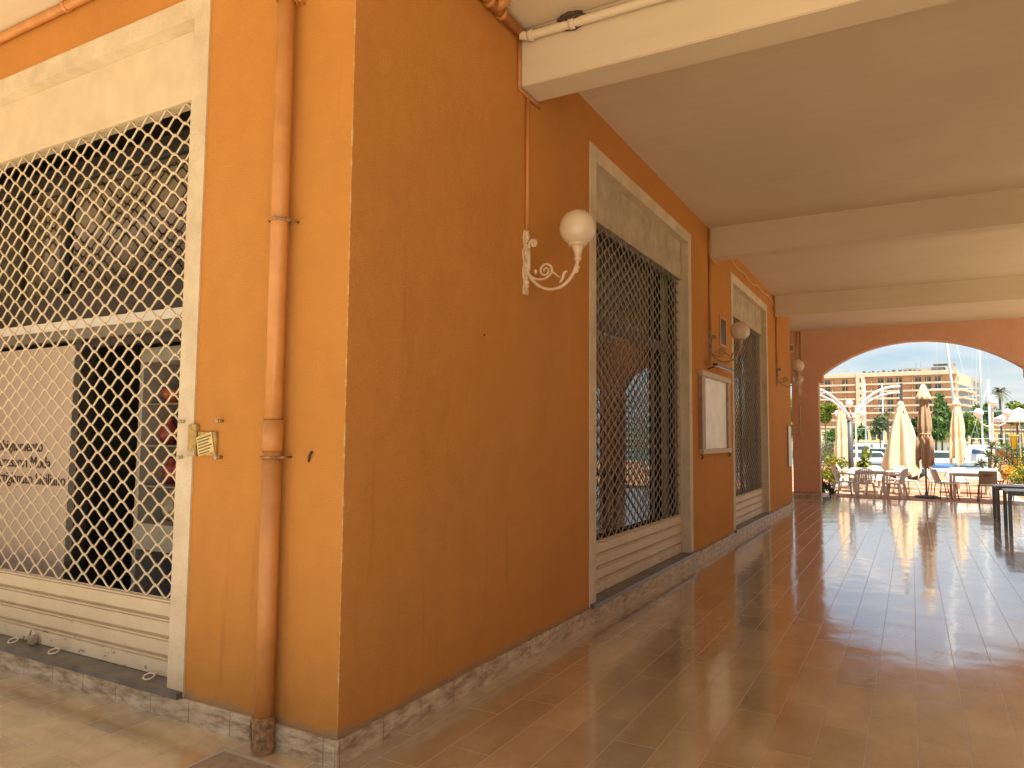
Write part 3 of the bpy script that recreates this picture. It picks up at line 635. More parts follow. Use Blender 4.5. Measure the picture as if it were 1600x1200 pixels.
conduit('sagging thin cable along the ceiling between second and third beams', [[(0.012, 7.35+0.35*i, 4.16-0.03*math.sin(i*1.9)+0.02*math.sin(i*0.7)) for i in range(15)]], 0.008, M['cream_plaster'])
conduit('pair of thin pipes above the arch wall lamp', [[(-0.25, YF-0.01, 4.3), (-0.25, YF-0.01, 3.3)], [(-0.16, YF-0.01, 4.3), (-0.16, YF-0.01, 3.3)]], 0.012, M['stucco_far'])
conduit('thin pipe below the wall lamp on the far pier', [[(-0.19, YF-0.012, 2.4), (-0.19, YF-0.012, 1.5)]], 0.012, M['cream_plaster'])
# mud nest on the beam
nb = MB(); bmn = bmesh.new(); bmesh.ops.create_icosphere(bmn, subdivisions=3, radius=1); random.seed(4)
for q in bmn.verts: q.co = Vector((q.co.x*0.105, q.co.y*0.05, q.co.z*0.062))*(1+random.uniform(-0.12, 0.12))
nb.add([q.co+Vector((0.41, 1.655, 4.275)) for q in bmn.verts], [[q.index for q in f.verts] for f in bmn.faces]); bmn.free()
tag(nb.build('mud_nest', M['nest']), 'dark brown lumpy nest stuck above the cream beam pipe', 'nest')

# ------------------------------------------------------------------ wall lamps
def spiral(c, r0, r1, a0, a1, n=30):
    return [Vector((c[0]+(r0+(r1-r0)*i/n)*math.cos(a0+(a1-a0)*i/n), 0, c[1]+(r0+(r1-r0)*i/n)*math.sin(a0+(a1-a0)*i/n))) for i in range(n+1)]
def bez(p, n=24):
    p = [Vector((a, 0, b)) for a, b in p]; o = []
    for i in range(n+1):
        t = i/n; o.append(p[0]*(1-t)**3+p[1]*3*t*(1-t)**2+p[2]*3*t*t*(1-t)+p[3]*t**3)
    return o
def make_lamp(mat, globe):
    # local: wall plane x=0, arm goes +x, z=0 at mid-height of the globe
    L = empty('wall_lamp', (0, 0, 0), 'x', 'wall lamp')
    pt = MB()
    # ornate cast back plate with leaf bosses
    prof = []
    for i in range(25):
        z = 0.035-i*0.0188; t = i/24
        wd = 0.012+0.022*abs(math.sin(t*PI*3.5+0.5))*(0.6+0.6*math.sin(t*PI)) + 0.006
        prof.append((wd, z))
    poly = [(a, b) for a, b in prof]+[(-a, b) for a, b in prof[::-1]]
    pt.prism(poly, 0.001, 0.014, lambda u, v, t: Vector((t, u, v)))
    random.seed(9)
    for i in range(15):
        z = 0.02-i*0.029; pt.sphere((0.016, 0.006*math.sin(i*2.1), z), 0.015+0.005*math.sin(i*1.7), 10, 8, (0.9, 1.1, 1.2)).sphere((0.012, 0.02*math.sin(i*2.1+1), z-0.01), 0.010, 8, 6)
    pt.build('wall_plate', mat, L, world=False)
    arm = MB()
    # vertical stem with curled leaf top, then the S of the main arm
    arm.tube([Vector((0.030, 0, -0.25)), Vector((0.030, 0, -0.16)), Vector((0.030, 0, -0.10))]+bez([(0.030, -0.10), (0.032, -0.03), (0.075, -0.02), (0.078, -0.065)]), [0.014]*3+[0.013-0.004*i/24 for i in range(25)], 10)
    for k in range(6):
        a = k*1.05; arm.sphere((0.070+0.014*math.cos(a), 0, -0.06+0.016*math.sin(a)), 0.015, 8, 6)
    main = bez([(0.015, -0.235), (0.09, -0.44), (0.33, -0.46), (0.395, -0.24)], 36)
    arm.tube(main, [0.013-0.003*math.sin(PI*i/36) for i in range(37)], 12)
    arm.tube([Vector((0.395, 0, -0.26)), Vector((0.398, 0, -0.215))], [0.011, 0.014], 12)
    arm.build('arm', mat, L, world=False)
    scr = MB()
    s1 = bez([(0.025, -0.26), (0.07, -0.33), (0.16, -0.34), (0.205, -0.285)], 18)
    scr.tube(s1, 0.008, 8)
    scr.tube(spiral((0.160, -0.262), 0.052, 0.008, -0.45, 3.2*PI, 48), [0.0095-0.004*i/48 for i in range(49)], 8)
    scr.tube(bez([(0.205, -0.285), (0.24, -0.27), (0.245, -0.325), (0.27, -0.315)], 14), 0.006, 8)
    scr.tube(bez([(0.265, -0.355), (0.31, -0.33), (0.28, -0.285), (0.325, -0.285)], 14), [0.007+0.004*math.sin(PI*i/14) for i in range(15)], 8)
    scr.sphere((0.085, 0, -0.262), 0.012, 10, 8, (1, 0.8, 1.4)).sphere((0.395, 0, -0.285), 0.012, 10, 8, (1, 0.8, 1.5))
    for k in range(7): scr.sphere((0.34+0.011*k, 0, -0.345+0.013*k+0.002*(k % 2)), 0.010, 8, 6)
    scr.build('scroll', mat, L, world=False)
    cup = MB().lathe([(0.001, -0.225), (0.018, -0.222), (0.022, -0.212), (0.026, -0.208), (0.026, -0.202), (0.021, -0.196), (0.025, -0.17), (0.034, -0.14), (0.042, -0.125), (0.052, -0.122), (0.062, -0.118), (0.064, -0.104), (0.058, -0.098), (0.001, -0.098)], (0.40, 0, 0), 40,
                     mod=lambda a, z: 1+(0.05*math.cos(14*a) if -0.195 < z < -0.13 else 0))
    cup.build('lamp_cup', mat, L, world=False)
    MB().sphere((0.40, 0, 0), 0.124, 48, 32).build('globe', globe, L, world=False)
    return L
l1 = make_lamp(M['lamp_cream'], M['globe'])
lb = make_lamp(M['lamp_brown'], M['globe'])
l2 = copy_tree(lb); l4 = copy_tree(l1); G = 'globe wall lamps'
place(l1, (0, 1.78, 2.895), 0, 'nearest globe wall lamp on a cream scroll bracket beside the first shutter', G)
place(l2, (0, 7.02, 2.895), 0, 'second globe wall lamp on a bronze scroll bracket above the framed menu board', G)
place(lb, (0, 12.47, 2.93), 0, 'third globe wall lamp on a dark bronze scroll bracket past the farther shutter', G)
place(l4, (-0.17, YF, 3.02), -PI/2, 'farthest globe wall lamp facing forward on the pier of the arch wall', G)

# ------------------------------------------------------------------ menu board, vent, notices
mbd = empty('menu_board', (0, 7.22, 1.84), 'wood framed menu board with a pale blank face, hung on the walkway wall', 'notice board')
for a, b in ((6.43, 6.59), (7.89, 8.02)): MB().box(0.001, 0.05, a, b, 1.36, 2.28).build('side_rail', M['wood'], mbd)
for a, b in ((2.28, 2.35), (1.30, 1.36)): MB().bbox(0.001, 0.065, 6.41, 8.04, a, b).build('rail', M['pale_wood'], mbd)
MB().box(0.001, 0.02, 6.59, 7.89, 1.36, 2.28).build('paper', M['paper'], mbd)
for y in (6.45, 7.98): MB().tube([(0.02, y, 1.30), (0.05, y, 1.27), (0.03, y, 1.24)], 0.012, 8).build('hook', M['rust'], mbd)
pl_ = empty('picture_light', (0, 7.2, 2.4), 'thin black picture light on a short arm above the menu board', 'lamp')
MB().tube([(0.0, 6.9, 2.40), (0.13, 6.9, 2.44)], 0.008, 8).build('arm', M['black'], pl_)
MB().bbox(0.11, 0.17, 6.75, 7.75, 2.43, 2.46).build('shade', M['black'], pl_)
MB().box(0.118, 0.162, 6.77, 7.73, 2.422, 2.43).build('diffuser', M['white_paint'], pl_)
vt = empty('wall_vent', (0, 7.82, 3.0), 'small dark rectangular vent high on the wall beside the farther shop front', 'vent')
MB().box(0.001, 0.012, 7.60, 7.66, 2.80, 3.22).box(0.001, 0.012, 7.98, 8.03, 2.80, 3.22).box(0.001, 0.012, 7.66, 7.98, 2.80, 2.83).box(0.001, 0.012, 7.66, 7.98, 3.19, 3.22).build('rim', M['pipe_paint'], vt)
MB().box(0.001, 0.006, 7.66, 7.98, 2.83, 3.19).build('opening', M['black'], vt)
nbx = empty('notice_case', (0, 13.9, 1.35), 'slim wood edged notice case seen edge-on at the end of the walkway wall', 'notice board')
MB().box(0.001, 0.03, 13.72, 14.12, 0.90, 1.78).build('case', M['wood'], nbx)
MB().box(0.03, 0.034, 13.74, 14.10, 0.92, 1.76).build('sheet', M['paper'], nbx)
eb = empty('alarm_box', (-0.37, YF, 3.88), 'small cream alarm box high on the far pier', 'box')
MB().bbox(-0.47, -0.30, YF-0.10, YF-0.001, 3.76, 3.98, 0.01).build('case', M['cream_plaster'], eb)
MB().box(-0.45, -0.32, YF-0.104, YF-0.10, 3.80, 3.94).build('cover', M['wood'], eb)
MB().tube([(-0.29, YF-0.03, 3.95), (-0.26, YF-0.02, 3.9), (-0.26, YF-0.012, 3.1)], 0.008, 6).build('cable', M['cream_plaster'], eb)

exec_part2 = True
# ------------------------------------------------------------------ patio furniture
def make_plastic_chair():
    # moulded garden armchair: seat, fan back with slots, arms and four splayed legs. faces -y, origin on the ground
    c = empty('plastic_chair', (0, 0, 0), 'x', 'chair')
    MB().bbox(-0.22, 0.22, -0.21, 0.22, 0.40, 0.43, 0.012).build('seat', M['plastic'], c, world=False)
    bk = MB()
    def bp(x, z): return Vector((x, 0.20+0.14*(z-0.42)/0.42+0.10*(1-math.cos(x*3.2))*-1, z))
    def ztop(x): return 0.70+0.13*math.sqrt(max(0, 1-(x/0.27)**2))
    bk.tube([bp(0.25*math.sin(a), 0.62+0.21*math.cos(a)) for a in [-1.75+3.5*i/16 for i in range(17)]], 0.016, 8)
    for i in range(9):
        x = -0.19+0.0475*i; bk.bar(bp(x*0.75, 0.42), bp(x, ztop(x)-0.015), 0.030, 0.014)
    bk.tube([bp(x, 0.56) for x in (-0.2, -0.1, 0, 0.1, 0.2)], 0.010, 6).tube([bp(x, 0.68) for x in (-0.22, -0.1, 0, 0.1, 0.22)], 0.010, 6)
    bk.build('backrest', M['plastic'], c, world=False)
    for sx in (-1, 1):
        MB().tube([(sx*0.245, 0.25, 0.64), (sx*0.275, 0.1, 0.655), (sx*0.275, -0.12, 0.64), (sx*0.26, -0.20, 0.60), (sx*0.235, -0.20, 0.43)], [0.018, 0.022, 0.022, 0.018, 0.016], 8).build('armrest', M['plastic'], c, world=False)
        for sy in (-1, 1):
            MB().tube([(sx*0.20, sy*0.19, 0.41), (sx*0.235, sy*0.23, 0.2), (sx*0.26, sy*0.265, 0)], [0.034, 0.030, 0.024], 6).build('leg', M['plastic'], c, world=False)
    return c
def make_cafe_chair(mat, legm):
    c = empty('cafe_chair', (0, 0, 0), 'x', 'chair')
    MB().bbox(-0.21, 0.21, -0.20, 0.21, 0.43, 0.455, 0.01).build('seat', mat, c, world=False)
    bk = MB(); n = 10
    for s in (1,):
        v = [Vector((0.24*math.sin(a), 0.25+(z-0.5)*0.35-0.06*(1-math.cos(a*1.2))-o, z)) for z in (0.48, 0.83) for o in (0, 0.018) for a in [-1+2*i/n for i in range(n+1)]]
        m_ = n+1; f = []
        for i in range(n):
            f += [(i, i+1, 2*m_+i+1, 2*m_+i), (m_+i, 3*m_+i, 3*m_+i+1, m_+i+1), (i, m_+i, m_+i+1, i+1), (2*m_+i, 2*m_+i+1, 3*m_+i+1, 3*m_+i)]
        f += [(0, 2*m_, 3*m_, m_), (n, m_+n, 3*m_+n, 2*m_+n)]
        bk.add(v, f)
    bk.build('backrest', mat, c, world=False)
    for sx in (-1, 1):
        for sy in (-1, 1):
            pts = [(sx*0.18, sy*0.17, 0.44), (sx*0.21, sy*0.24, 0)]
            if sy > 0: pts = [(sx*0.18, 0.205, 0.55)]+[(sx*0.185, 0.19, 0.44), pts[1]]
            MB().tube(pts, 0.013, 8).build('leg', legm, c, world=False)
    return c
def make_table(mat_top, mat_leg, cloth=False, sx=0.8, sy=0.8, h=0.72, legw=0.05, name='cafe_table'):
    t = empty(name, (0, 0, 0), 'x', 'table')
    MB().bbox(-sx/2, sx/2, -sy/2, sy/2, h-0.03, h, 0.008).build('tabletop', mat_top, t, world=False)
    MB().box(-sx/2+0.05, sx/2-0.05, -sy/2+0.05, sy/2-0.05, h-0.08, h-0.031).build('apron', mat_leg, t, world=False)
    for a in (-1, 1):
        for b in (-1, 1):
            x, y = a*(sx/2-legw/2-0.01), b*(sy/2-legw/2-0.01)
            MB().bbox(x-legw/2, x+legw/2, y-legw/2, y+legw/2, 0, h-0.031, 0.004).build('leg', mat_leg, t, world=False)
    return t
def cloth(loc, label, sx=0.95, sy=0.95, rz=0, drop=0.28, h=0.72):
    n = 24; vs = []; fs = []
    for j in range(n+1):
        for i in range(n+1):
            u = (i/n*2-1)*(sx/2+drop); v = (j/n*2-1)*(sy/2+drop)
            ex = max(0, abs(u)-sx/2); ey = max(0, abs(v)-sy/2); e = max(ex, ey)
            x = max(-sx/2, min(sx/2, u)) + (math.copysign(0.02+0.06*min(1, ex*4)*(0.5+0.5*math.sin(v*17)), u) if ex > 0 else 0)
            y = max(-sy/2, min(sy/2, v)) + (math.copysign(0.02+0.06*min(1, ey*4)*(0.5+0.5*math.sin(u*17)), v) if ey > 0 else 0)
            vs.append((x, y, h+0.006-e))
    for j in range(n):
        for i in range(n): fs.append((j*(n+1)+i, j*(n+1)+i+1, (j+1)*(n+1)+i+1, (j+1)*(n+1)+i))
    o = MB().add(vs, fs, True).build('tablecloth', M['cloth']); tag(o, label, 'tablecloth', 'white tablecloths on the patio'); o.location = loc; o.rotation_euler = (0, 0, rz); return o
PZ = -0.12
def G2(px, py):     # a point of the patio paving
    d = ray(px, py); t = (PZ-CAM.z)/d.z; return CAM+d*t
ch = make_plastic_chair(); first = [True]
def pc(x, y, rz, label, group='white plastic chairs on the patio'):
    o = ch if first[0] else copy_tree(ch); first[0] = False
    return place(o, (x, y, PZ), rz, label, group)
tb = make_table(M['plastic'], M['plastic']); place(tb, (1.28, 20.55, PZ), R(8), 'white plastic table ringed by plastic chairs left of the closed cream parasol', 'patio tables')
cloth((1.05, 22.3, PZ), 'white cloth on the table behind the left plastic chairs', 0.85, 0.85)
tb2 = copy_tree(tb); place(tb2, (1.05, 22.3, PZ), 0, 'clothed white table behind the left group of chairs', 'patio tables')
pc(1.17, 19.62, PI+0.05, 'plastic chair with its slotted back turned to the walkway at the left table')
pc(0.62, 20.1, PI/2+0.35, 'plastic chair at the left end of the left table, beside the leafy shrub')
pc(1.86, 20.0, -PI/2-0.35, 'plastic chair at the right end of the left table')
pc(1.35, 21.3, 0.1, 'plastic chair on the far side of the left table')
pc(0.55, 22.5, PI/2, 'plastic chair left of the clothed table at the back')
pc(1.75, 22.4, -PI/2, 'plastic chair right of the clothed table at the back')
pc(2.15, 21.9, 0.6, 'plastic chair turned sideways under the cream parasol')
# right group
tb3 = copy_tree(tb); place(tb3, (3.75, 20.9, PZ), R(4), 'white table in the right group of cafe chairs', 'patio tables'); tb3.scale = (1.3, 1, 1)
cc = make_cafe_chair(M['taupe'], M['leg_brown'])
place(cc, (4.02, 20.1, PZ), PI, 'taupe cafe chair with a red and black mark printed on its back', 'cafe chairs at the right table')
ccw = make_cafe_chair(M['plastic'], M['leg_brown'])
mk = MB()
for (x0, x1, z0) in ((-0.10, -0.02, 0.735), (-0.10, -0.04, 0.715), (-0.07, 0.0, 0.695)): mk.bar((x0, 0.262, z0), (x1, 0.266, z0+0.010), 0.006, 0.012)
mk.build('red_mark', M['red'], cc, world=False)
mk = MB()
for (x0, x1, z0) in ((0.0, 0.10, 0.74), (0.0, 0.06, 0.72), (-0.02, 0.10, 0.685), (0.07, 0.10, 0.705)): mk.bar((x0, 0.266, z0), (x1, 0.262, z0), 0.006, 0.010)
mk.build('black_mark', M['ink'], cc, world=False)
def fixmarks():
    for o in [k for k in bpy.data.objects if k.parent == cc and 'mark' in k.name]: o.location.y = 0.075
fixmarks()
g_ = 'cafe chairs at the right table'
place(ccw, (3.10, 20.4, PZ), PI/2+0.35, 'white cafe chair seen from the side at the left end of the right table', g_)
o = copy_tree(ccw); place(o, (2.95, 21.3, PZ), PI/2-0.2, 'white cafe chair half hidden behind the first at the left of the right table', g_)
o = copy_tree(ccw); place(o, (4.85, 20.75, PZ), -PI/2-0.2, 'white cafe chair leaning back at the right end of the right table', g_)
o = copy_tree(ccw); place(o, (3.5, 21.75, PZ), 0.1, 'white cafe chair on the far side of the right table, left of its twin', g_)
o = copy_tree(ccw); place(o, (4.2, 21.75, PZ), -0.1, 'white cafe chair on the far side of the right table, nearest the yucca pot', g_)
tb4 = copy_tree(tb); place(tb4, (3.9, 23.6, PZ), 0, 'clothed table behind the right group, beside the yucca', 'patio tables')
cloth((3.9, 23.6, PZ), 'white cloth on the table behind the right group of chairs', 1.3, 0.85)
tag(MB().tube([(3.62+0.07*math.cos(a), 23.4+0.07*math.sin(a), PZ+0.76) for a in [2*PI*k/14 for k in range(14)]], 0.02, 8, closed=True).build('ring_tray', M['pink']), 'pink ring-shaped dish on the back table cloth', 'dish')
# dark tables in the walkway
dt = make_table(M['tabletop_dark'], M['tabletop_dark'], sx=1.3, sy=0.8, h=0.66, legw=0.055, name='dark_table')
place(dt, (4.34, 12.45, 0), R(0), 'dark grey table standing nearest on the shiny floor at the right edge', 'dark tables in the walkway')
o = copy_tree(dt); place(o, (4.30, 13.9, 0), R(0), 'second dark grey table just behind the nearest one at the right edge', 'dark tables in the walkway')

# ------------------------------------------------------------------ parasols
def closed_canopy(top, L, r, folds=8, flare=1.0, seed=1, waist=None, skirt=0.0, cap=0.10, pw=0.5):
    # folded canopy hanging from top: pleats round the pole, ragged hem
    random.seed(seed); ph = random.uniform(0, 6); n = 64; rows = 26; vs = []
    for j in range(rows+1):
        t = j/rows
        rr = r*(0.10+0.90*min(1, (t*1.02)**pw))*(1+(flare-1)*t)
        if waist: rr *= 1-waist[1]*math.exp(-((t-waist[0])/0.05)**2)
        if t < cap: rr = max(rr, r*0.30*(t/cap))
        for k in range(n):
            a = 2*PI*k/n; pl = 1+0.30*min(1, t*2.5)*math.cos(folds*a+ph)+0.10*math.sin(3*a+5*t)
            dz = -t*L
            if j == rows: dz -= skirt*(0.5+0.5*math.cos(folds/2*a+ph+1))
            vs.append(Vector((rr*pl*math.cos(a)*0.8, rr*pl*math.sin(a)*0.8, dz))+Vector(top))
    fs = [(j*n+k, j*n+(k+1) % n, (j+1)*n+(k+1) % n, (j+1)*n+k) for j in range(rows) for k in range(n)]
    fs.append(list(range(n)))
    return MB().add(vs, fs, True)
def cap_mesh(top, r, h, n=48):
    return MB().lathe([(0.004, 0.06), (r*0.22, 0.03), (r*0.45, -h*0.3), (r*0.72, -h*0.75), (r*0.85, -h), (r*0.80, -h-0.01)], top, n, mod=lambda a, z: 1+0.12*math.cos(8*a))
# beige parasol on a centre pole near the arch
p = G2(1448, 778); p.z = PZ
ub = empty('closed_parasol', p, 'beige brown closed parasol on a centre pole with a round base, just outside the arch', 'parasol', 'closed parasols')
tz = 3.22
MB().tube([p+Vector((0, 0, 0.05)), p+Vector((0, 0, 3.1))], 0.028, 14).build('pole', M['pale_wood'], ub)
MB().lathe([(0.001, 0), (0.30, 0), (0.30, 0.05), (0.26, 0.07), (0.05, 0.08), (0.045, 0.16), (0.001, 0.16)], p, 32).build('base', M['grey_metal'], ub)
closed_canopy(p+Vector((0, 0, 3.08)), 1.95, 0.205, 7, 1.15, 3, (0.66, 0.25), 0.35, pw=0.42).build('canopy', M['umb_beige'], ub)
cap_mesh(p+Vector((0, 0, 3.14)), 0.225, 0.38).build('cap', M['umb_cream'], ub)
MB().tube([p+Vector((0.15*math.cos(a), 0.15*math.sin(a), 1.78)) for a in [2*PI*k/20 for k in range(20)]], 0.02, 6, closed=True).build('tie_strap', M['umb_beige'], ub)
# cantilever pair on the dark grey post
D = 24.0
def gp(px, d=D): return ground(px, d, PZ)
base = gp(1329)
cp = empty('parasol_post', base, 'dark grey post with two white curved double arms for the hanging parasols', 'post')
zj = at(1330, 655, D).z
MB().tube([base, base+Vector((0, 0, zj+0.1))], 0.085, 20).build('post', M['grey_metal'], cp)
MB().lathe([(0.001, 0), (0.35, 0), (0.35, 0.04), (0.12, 0.06), (0.1, 0.25), (0.085, 0.25)], base, 28).build('foot', M['grey_metal'], cp)
side = (gp(1408)-gp(1330)).normalized()
def arm_curve(px_end, py_end, off, sgn):
    a = at(1330+sgn*2, 655, D)+Vector((0, 0, off*0.6)); b = at(px_end, py_end, D)+Vector((0, 0, off)); L = (b-a)
    c1 = a+Vector((L.x*0.22, L.y*0.22, L.z*0.72)); c2 = a+Vector((L.x*0.62, L.y*0.62, L.z*1.04))
    o = []
    for i in range(25):
        t = i/24; o.append(a*(1-t)**3+c1*3*t*(1-t)**2+c2*3*t*t*(1-t)+b*t**3)
    return o
for (pxe, pye, sgn) in ((1408, 604, 1), (1252, 604, -1)):
    mb = MB()
    up = arm_curve(pxe, pye, 0, sgn); lw = arm_curve(pxe, pye+9, -0.02, sgn)
    mb.tube(up, 0.045, 10).tube(lw, 0.032, 10)
    for i in (8, 15): mb.bar(up[i], lw[i], 0.03)
    mb.build('curved_arm', M['white_metal'], cp)
def hanger(px, py0, py1, d):
    a = at(px, py0, d); b = at(px, py1, d); return a, b
a, b = hanger(1408, 599, 628, D)
MB().bar(a, b, 0.09, 0.11).build('hanger', M['grey_metal'], cp)
ua = empty('closed_parasol', at(1407, 628, D), 'wide cream closed parasol hanging from the curved arm, its hem hitched up', 'parasol', 'closed parasols')
T = at(1407, 628, D)
LZ = T.z-at(1405, 728, D).z
c = closed_canopy(T, LZ, 0.47, 6, 1.25, 8, None, 0.35, 0.05, pw=0.62)
c.build('canopy', M['umb_cream'], ua)
closed_canopy(T-Vector((0, 0, LZ*0.72)), LZ*0.34, 0.44, 6, 1.0, 8, None, 0.2, 0.5).build('lit_underside', M['umb_underlit'], ua)  # lower canopy repeated, painted orange as its lit underside
MB().lathe([(0.001, 0.05), (0.05, 0.03), (0.08, -0.02), (0.10, -0.10)], T, 24, mod=lambda a, z: 1+0.1*math.cos(6*a)).build('cap', M['umb_cream'], ua)
mb = MB()
for k in range(5):
    q = T+Vector((0.17*math.cos(k*1.3-2.4), 0.17*math.sin(k*1.3-2.4), -0.30)); mb.bar(q, q+Vector((0.02, 0, -0.10)), 0.03, 0.02)
mb.build('strap', M['grey_metal'], ua)
D3 = 29.0; T = at(1314, 632, D3)
uc = empty('closed_parasol', T, 'slim cream closed parasol behind the dark grey post at the left', 'parasol', 'closed parasols')
closed_canopy(T, T.z-at(1314, 716, D3).z, 0.29, 7, 1.0, 12, (0.62, 0.15), 0.3, pw=0.36).build('canopy', M['umb_cream'], uc)
MB().tube([Vector((T.x, T.y, PZ)), T+Vector((0, 0, 0.1))], 0.03, 12).build('pole', M['white_metal'], uc)
cap_mesh(T+Vector((0, 0, 0.05)), 0.17, 0.2).build('cap', M['umb_cream'], uc)
D4 = 27.0; T = at(1494, 626, D4)
ud = empty('closed_parasol', T, 'slim cream closed parasol in front of the leaning yacht mast', 'parasol', 'closed parasols')
closed_canopy(T, T.z-at(1494, 712, D4).z, 0.28, 7, 1.0, 21, (0.66, 0.12), 0.35, pw=0.36).build('canopy', M['umb_cream'], ud)
MB().tube([Vector((T.x, T.y, PZ)), T+Vector((0, 0, 0.1))], 0.03, 12).build('pole', M['white_metal'], ud)
MB().lathe([(0.001, 0), (0.3, 0), (0.3, 0.06), (0.05, 0.09)], (T.x, T.y, PZ), 24).build('base', M['grey_metal'], ud)
cap_mesh(T+Vector((0, 0, 0.05)), 0.17, 0.2).build('cap', M['umb_cream'], ud)
D5 = 34.0; T = at(1592, 640, D5)
uo = empty('open_parasol', Vector((T.x, T.y, PZ)), 'open white parasol at the right beside the globe lamp post', 'parasol')
mb = MB(); n = 8; R5 = 1.05
vs = [T+Vector((0, 0, 0.1))]+[T+Vector((R5*math.cos(2*PI*k/n), R5*math.sin(2*PI*k/n), -0.42)) for k in range(n)]+[T+Vector((R5*math.cos(2*PI*k/n), R5*math.sin(2*PI*k/n), -0.58)) for k in range(n)]
mb.add(vs, [(0, k+1, (k+1) % n+1) for k in range(n)]+[(k+1, k+1+n, (k+1) % n+1+n, (k+1) % n+1) for k in range(n)]).build('canopy', M['white_metal'], uo)
MB().tube([Vector((T.x, T.y, PZ)), T], 0.025, 10).build('pole', M['white_metal'], uo)

# tarpaulin heap
D6 = 28.5
p0 = ground(1390, D6, PZ); p1 = ground(1443, D6, PZ); cx = (p0+p1)/2; ax = (p1-p0).normalized(); L6 = (p1-p0).length
bm = bmesh.new(); bmesh.ops.create_icosphere(bm, subdivisions=5, radius=1); random.seed(2)
from mathutils import noise as mn
vs = []
for q in bm.verts:
    n1 = mn.noise(q.co*2.2)+0.5*mn.noise(q.co*5.5)+0.25*mn.noise(q.co*12)
    s = 1+0.28*n1; c = q.co*s
    vs.append(cx+ax*(c.x*L6/2)+Vector((0, 1, 0))*(c.y*0.45)+Vector((0, 0, max(0.0, 0.32+c.z*0.33))))
tag(MB().add(vs, [[q.index for q in f.verts] for f in bm.faces]).build('tarpaulin_heap', M['tarp']), 'crumpled black tarpaulin heap on the paving below the cream parasol', 'tarpaulin'); bm.free()
bn = ground(1458, 36, PZ)
bl = empty('blue_boat_cover', bn, 'low bundle with a blue cover on white boards beside the beige parasol', 'boat cover')
MB().bbox(bn.x-0.9, bn.x+0.9, bn.y-0.3, bn.y+0.3, PZ, PZ+0.22, 0.04).build('board', M['hull'], bl)
mb = MB().tube([bn+Vector((-0.9, 0, 0.30)), bn+Vector((-0.4, 0, 0.36)), bn+Vector((0.3, 0.05, 0.33)), bn+Vector((0.9, 0, 0.28))], [0.08, 0.17, 0.15, 0.07], 14); mb.build('cover', M['blue'], bl)

# ------------------------------------------------------------------ vegetation
def leaves(mb, c, rad, n, size, seed, clumps=9, flat=1.0):
    rnd = random.Random(seed); cs = []
    for _ in range(clumps):
        while True:
            v = Vector((rnd.uniform(-1, 1), rnd.uniform(-1, 1), rnd.uniform(-1, 1)))
            if v.length < 1: break
        cs.append((Vector(c)+Vector((v.x*rad[0], v.y*rad[1], v.z*rad[2]))*0.68, rnd.uniform(0.30, 0.55)))
    for i in range(n):
        cc_, k = cs[rnd.randrange(len(cs))]
        v = Vector((rnd.gauss(0, 1), rnd.gauss(0, 1), rnd.gauss(0, 1))).normalized()*(rnd.random()**0.45)
        p = cc_+Vector((v.x*rad[0], v.y*rad[1], v.z*rad[2]))*k
        d = Vector((rnd.gauss(0, 1), rnd.gauss(0, 1), rnd.gauss(0, 0.7))).normalized(); u = d.orthogonal().normalized(); w_ = d.cross(u)
        s = size*rnd.uniform(0.6, 1.3); u *= s*0.5*flat; w_ *= s
        mb.add([p-w_*0.5, p+u*0.6, p+w_*0.5, p-u*0.6], [(0, 1, 2, 3)])
    return cs
def tree(name, base, h, rad, label, mat, size, n, seed, clumps=10, trunk=None, group=None, cat='tree'):
    base = Vector(base); e = empty(name, base, label, cat, group)
    c = base+Vector((0, 0, h-rad[2])); mb = MB(); cs = leaves(mb, c, rad, n, size, seed, clumps)
    mb.build('crown', mat, e)
    tr = trunk or rad[0]*0.07; t = MB()
    t.tube([base, base+Vector((tr*0.5, 0, (h-rad[2])*0.5)), c], [tr, tr*0.8, tr*0.45], 8)
    for q, _ in cs[:6]: t.tube([c-Vector((0, 0, rad[2]*0.6)), (c+q)/2, q], [tr*0.5, tr*0.3, tr*0.15], 5)
    t.build('trunk', M['bark'], e); return e
def zat(px, py, d): return at(px, py, d).z
def tree_px(name, px, ytop, wpx, ybot, d, label, mat, size, n, seed, gz=-0.5, **k):
    b = ground(px, d, gz); top = zat(px, ytop, d); r = wpx/2*d/FPX; zb = zat(px, ybot, d)
    return tree(name, b, top-gz, (r, r, (top-zb)/2), label, mat, size, n, seed, **k)
GT = 'trees on the far shore'
tree_px('tree', 1405, 655, 34, 692, 140, 'leafy tree mostly hidden behind the cream parasol', M['leaf_mid'], 0.6, 1100, 61, group=GT)
tree_px('tree', 1532, 648, 40, 694, 120, 'broad leafy tree between the slim parasol and the triple lamp post', M['leaf_yellow'], 0.55, 1500, 62, group=GT)
tree_px('tree', 1290, 622, 46, 662, 48, 'bright yellow green tree beside the far pier', M['leaf_yellow'], 0.16, 2600, 1, PZ)
tree_px('pine_tree', 1472, 612, 38, 684, 110, 'tall loose conifer in front of the hotel between two closed parasols', M['leaf_mid'], 0.55, 2600, 2, clumps=16)
tree_px('tree', 1428, 648, 26, 690, 120, 'round green tree between cream and beige parasols', M['leaf_dark'], 0.6, 1300, 3, group=GT)
tree_px('tree', 1462, 650, 44, 692, 100, 'broad mid green tree low behind the beige parasol', M['leaf_mid'], 0.5, 1800, 4, group=GT)
tree_px('tree', 1518, 640, 36, 690, 130, 'green tree right of the slim parasol below the hotel gable', M['leaf_mid'], 0.6, 1600, 5, group=GT)
tree_px('tree', 1375, 645, 34, 684, 90, 'small thin tree left of the cream parasol', M['leaf_grey'], 0.4, 800, 6, group=GT)
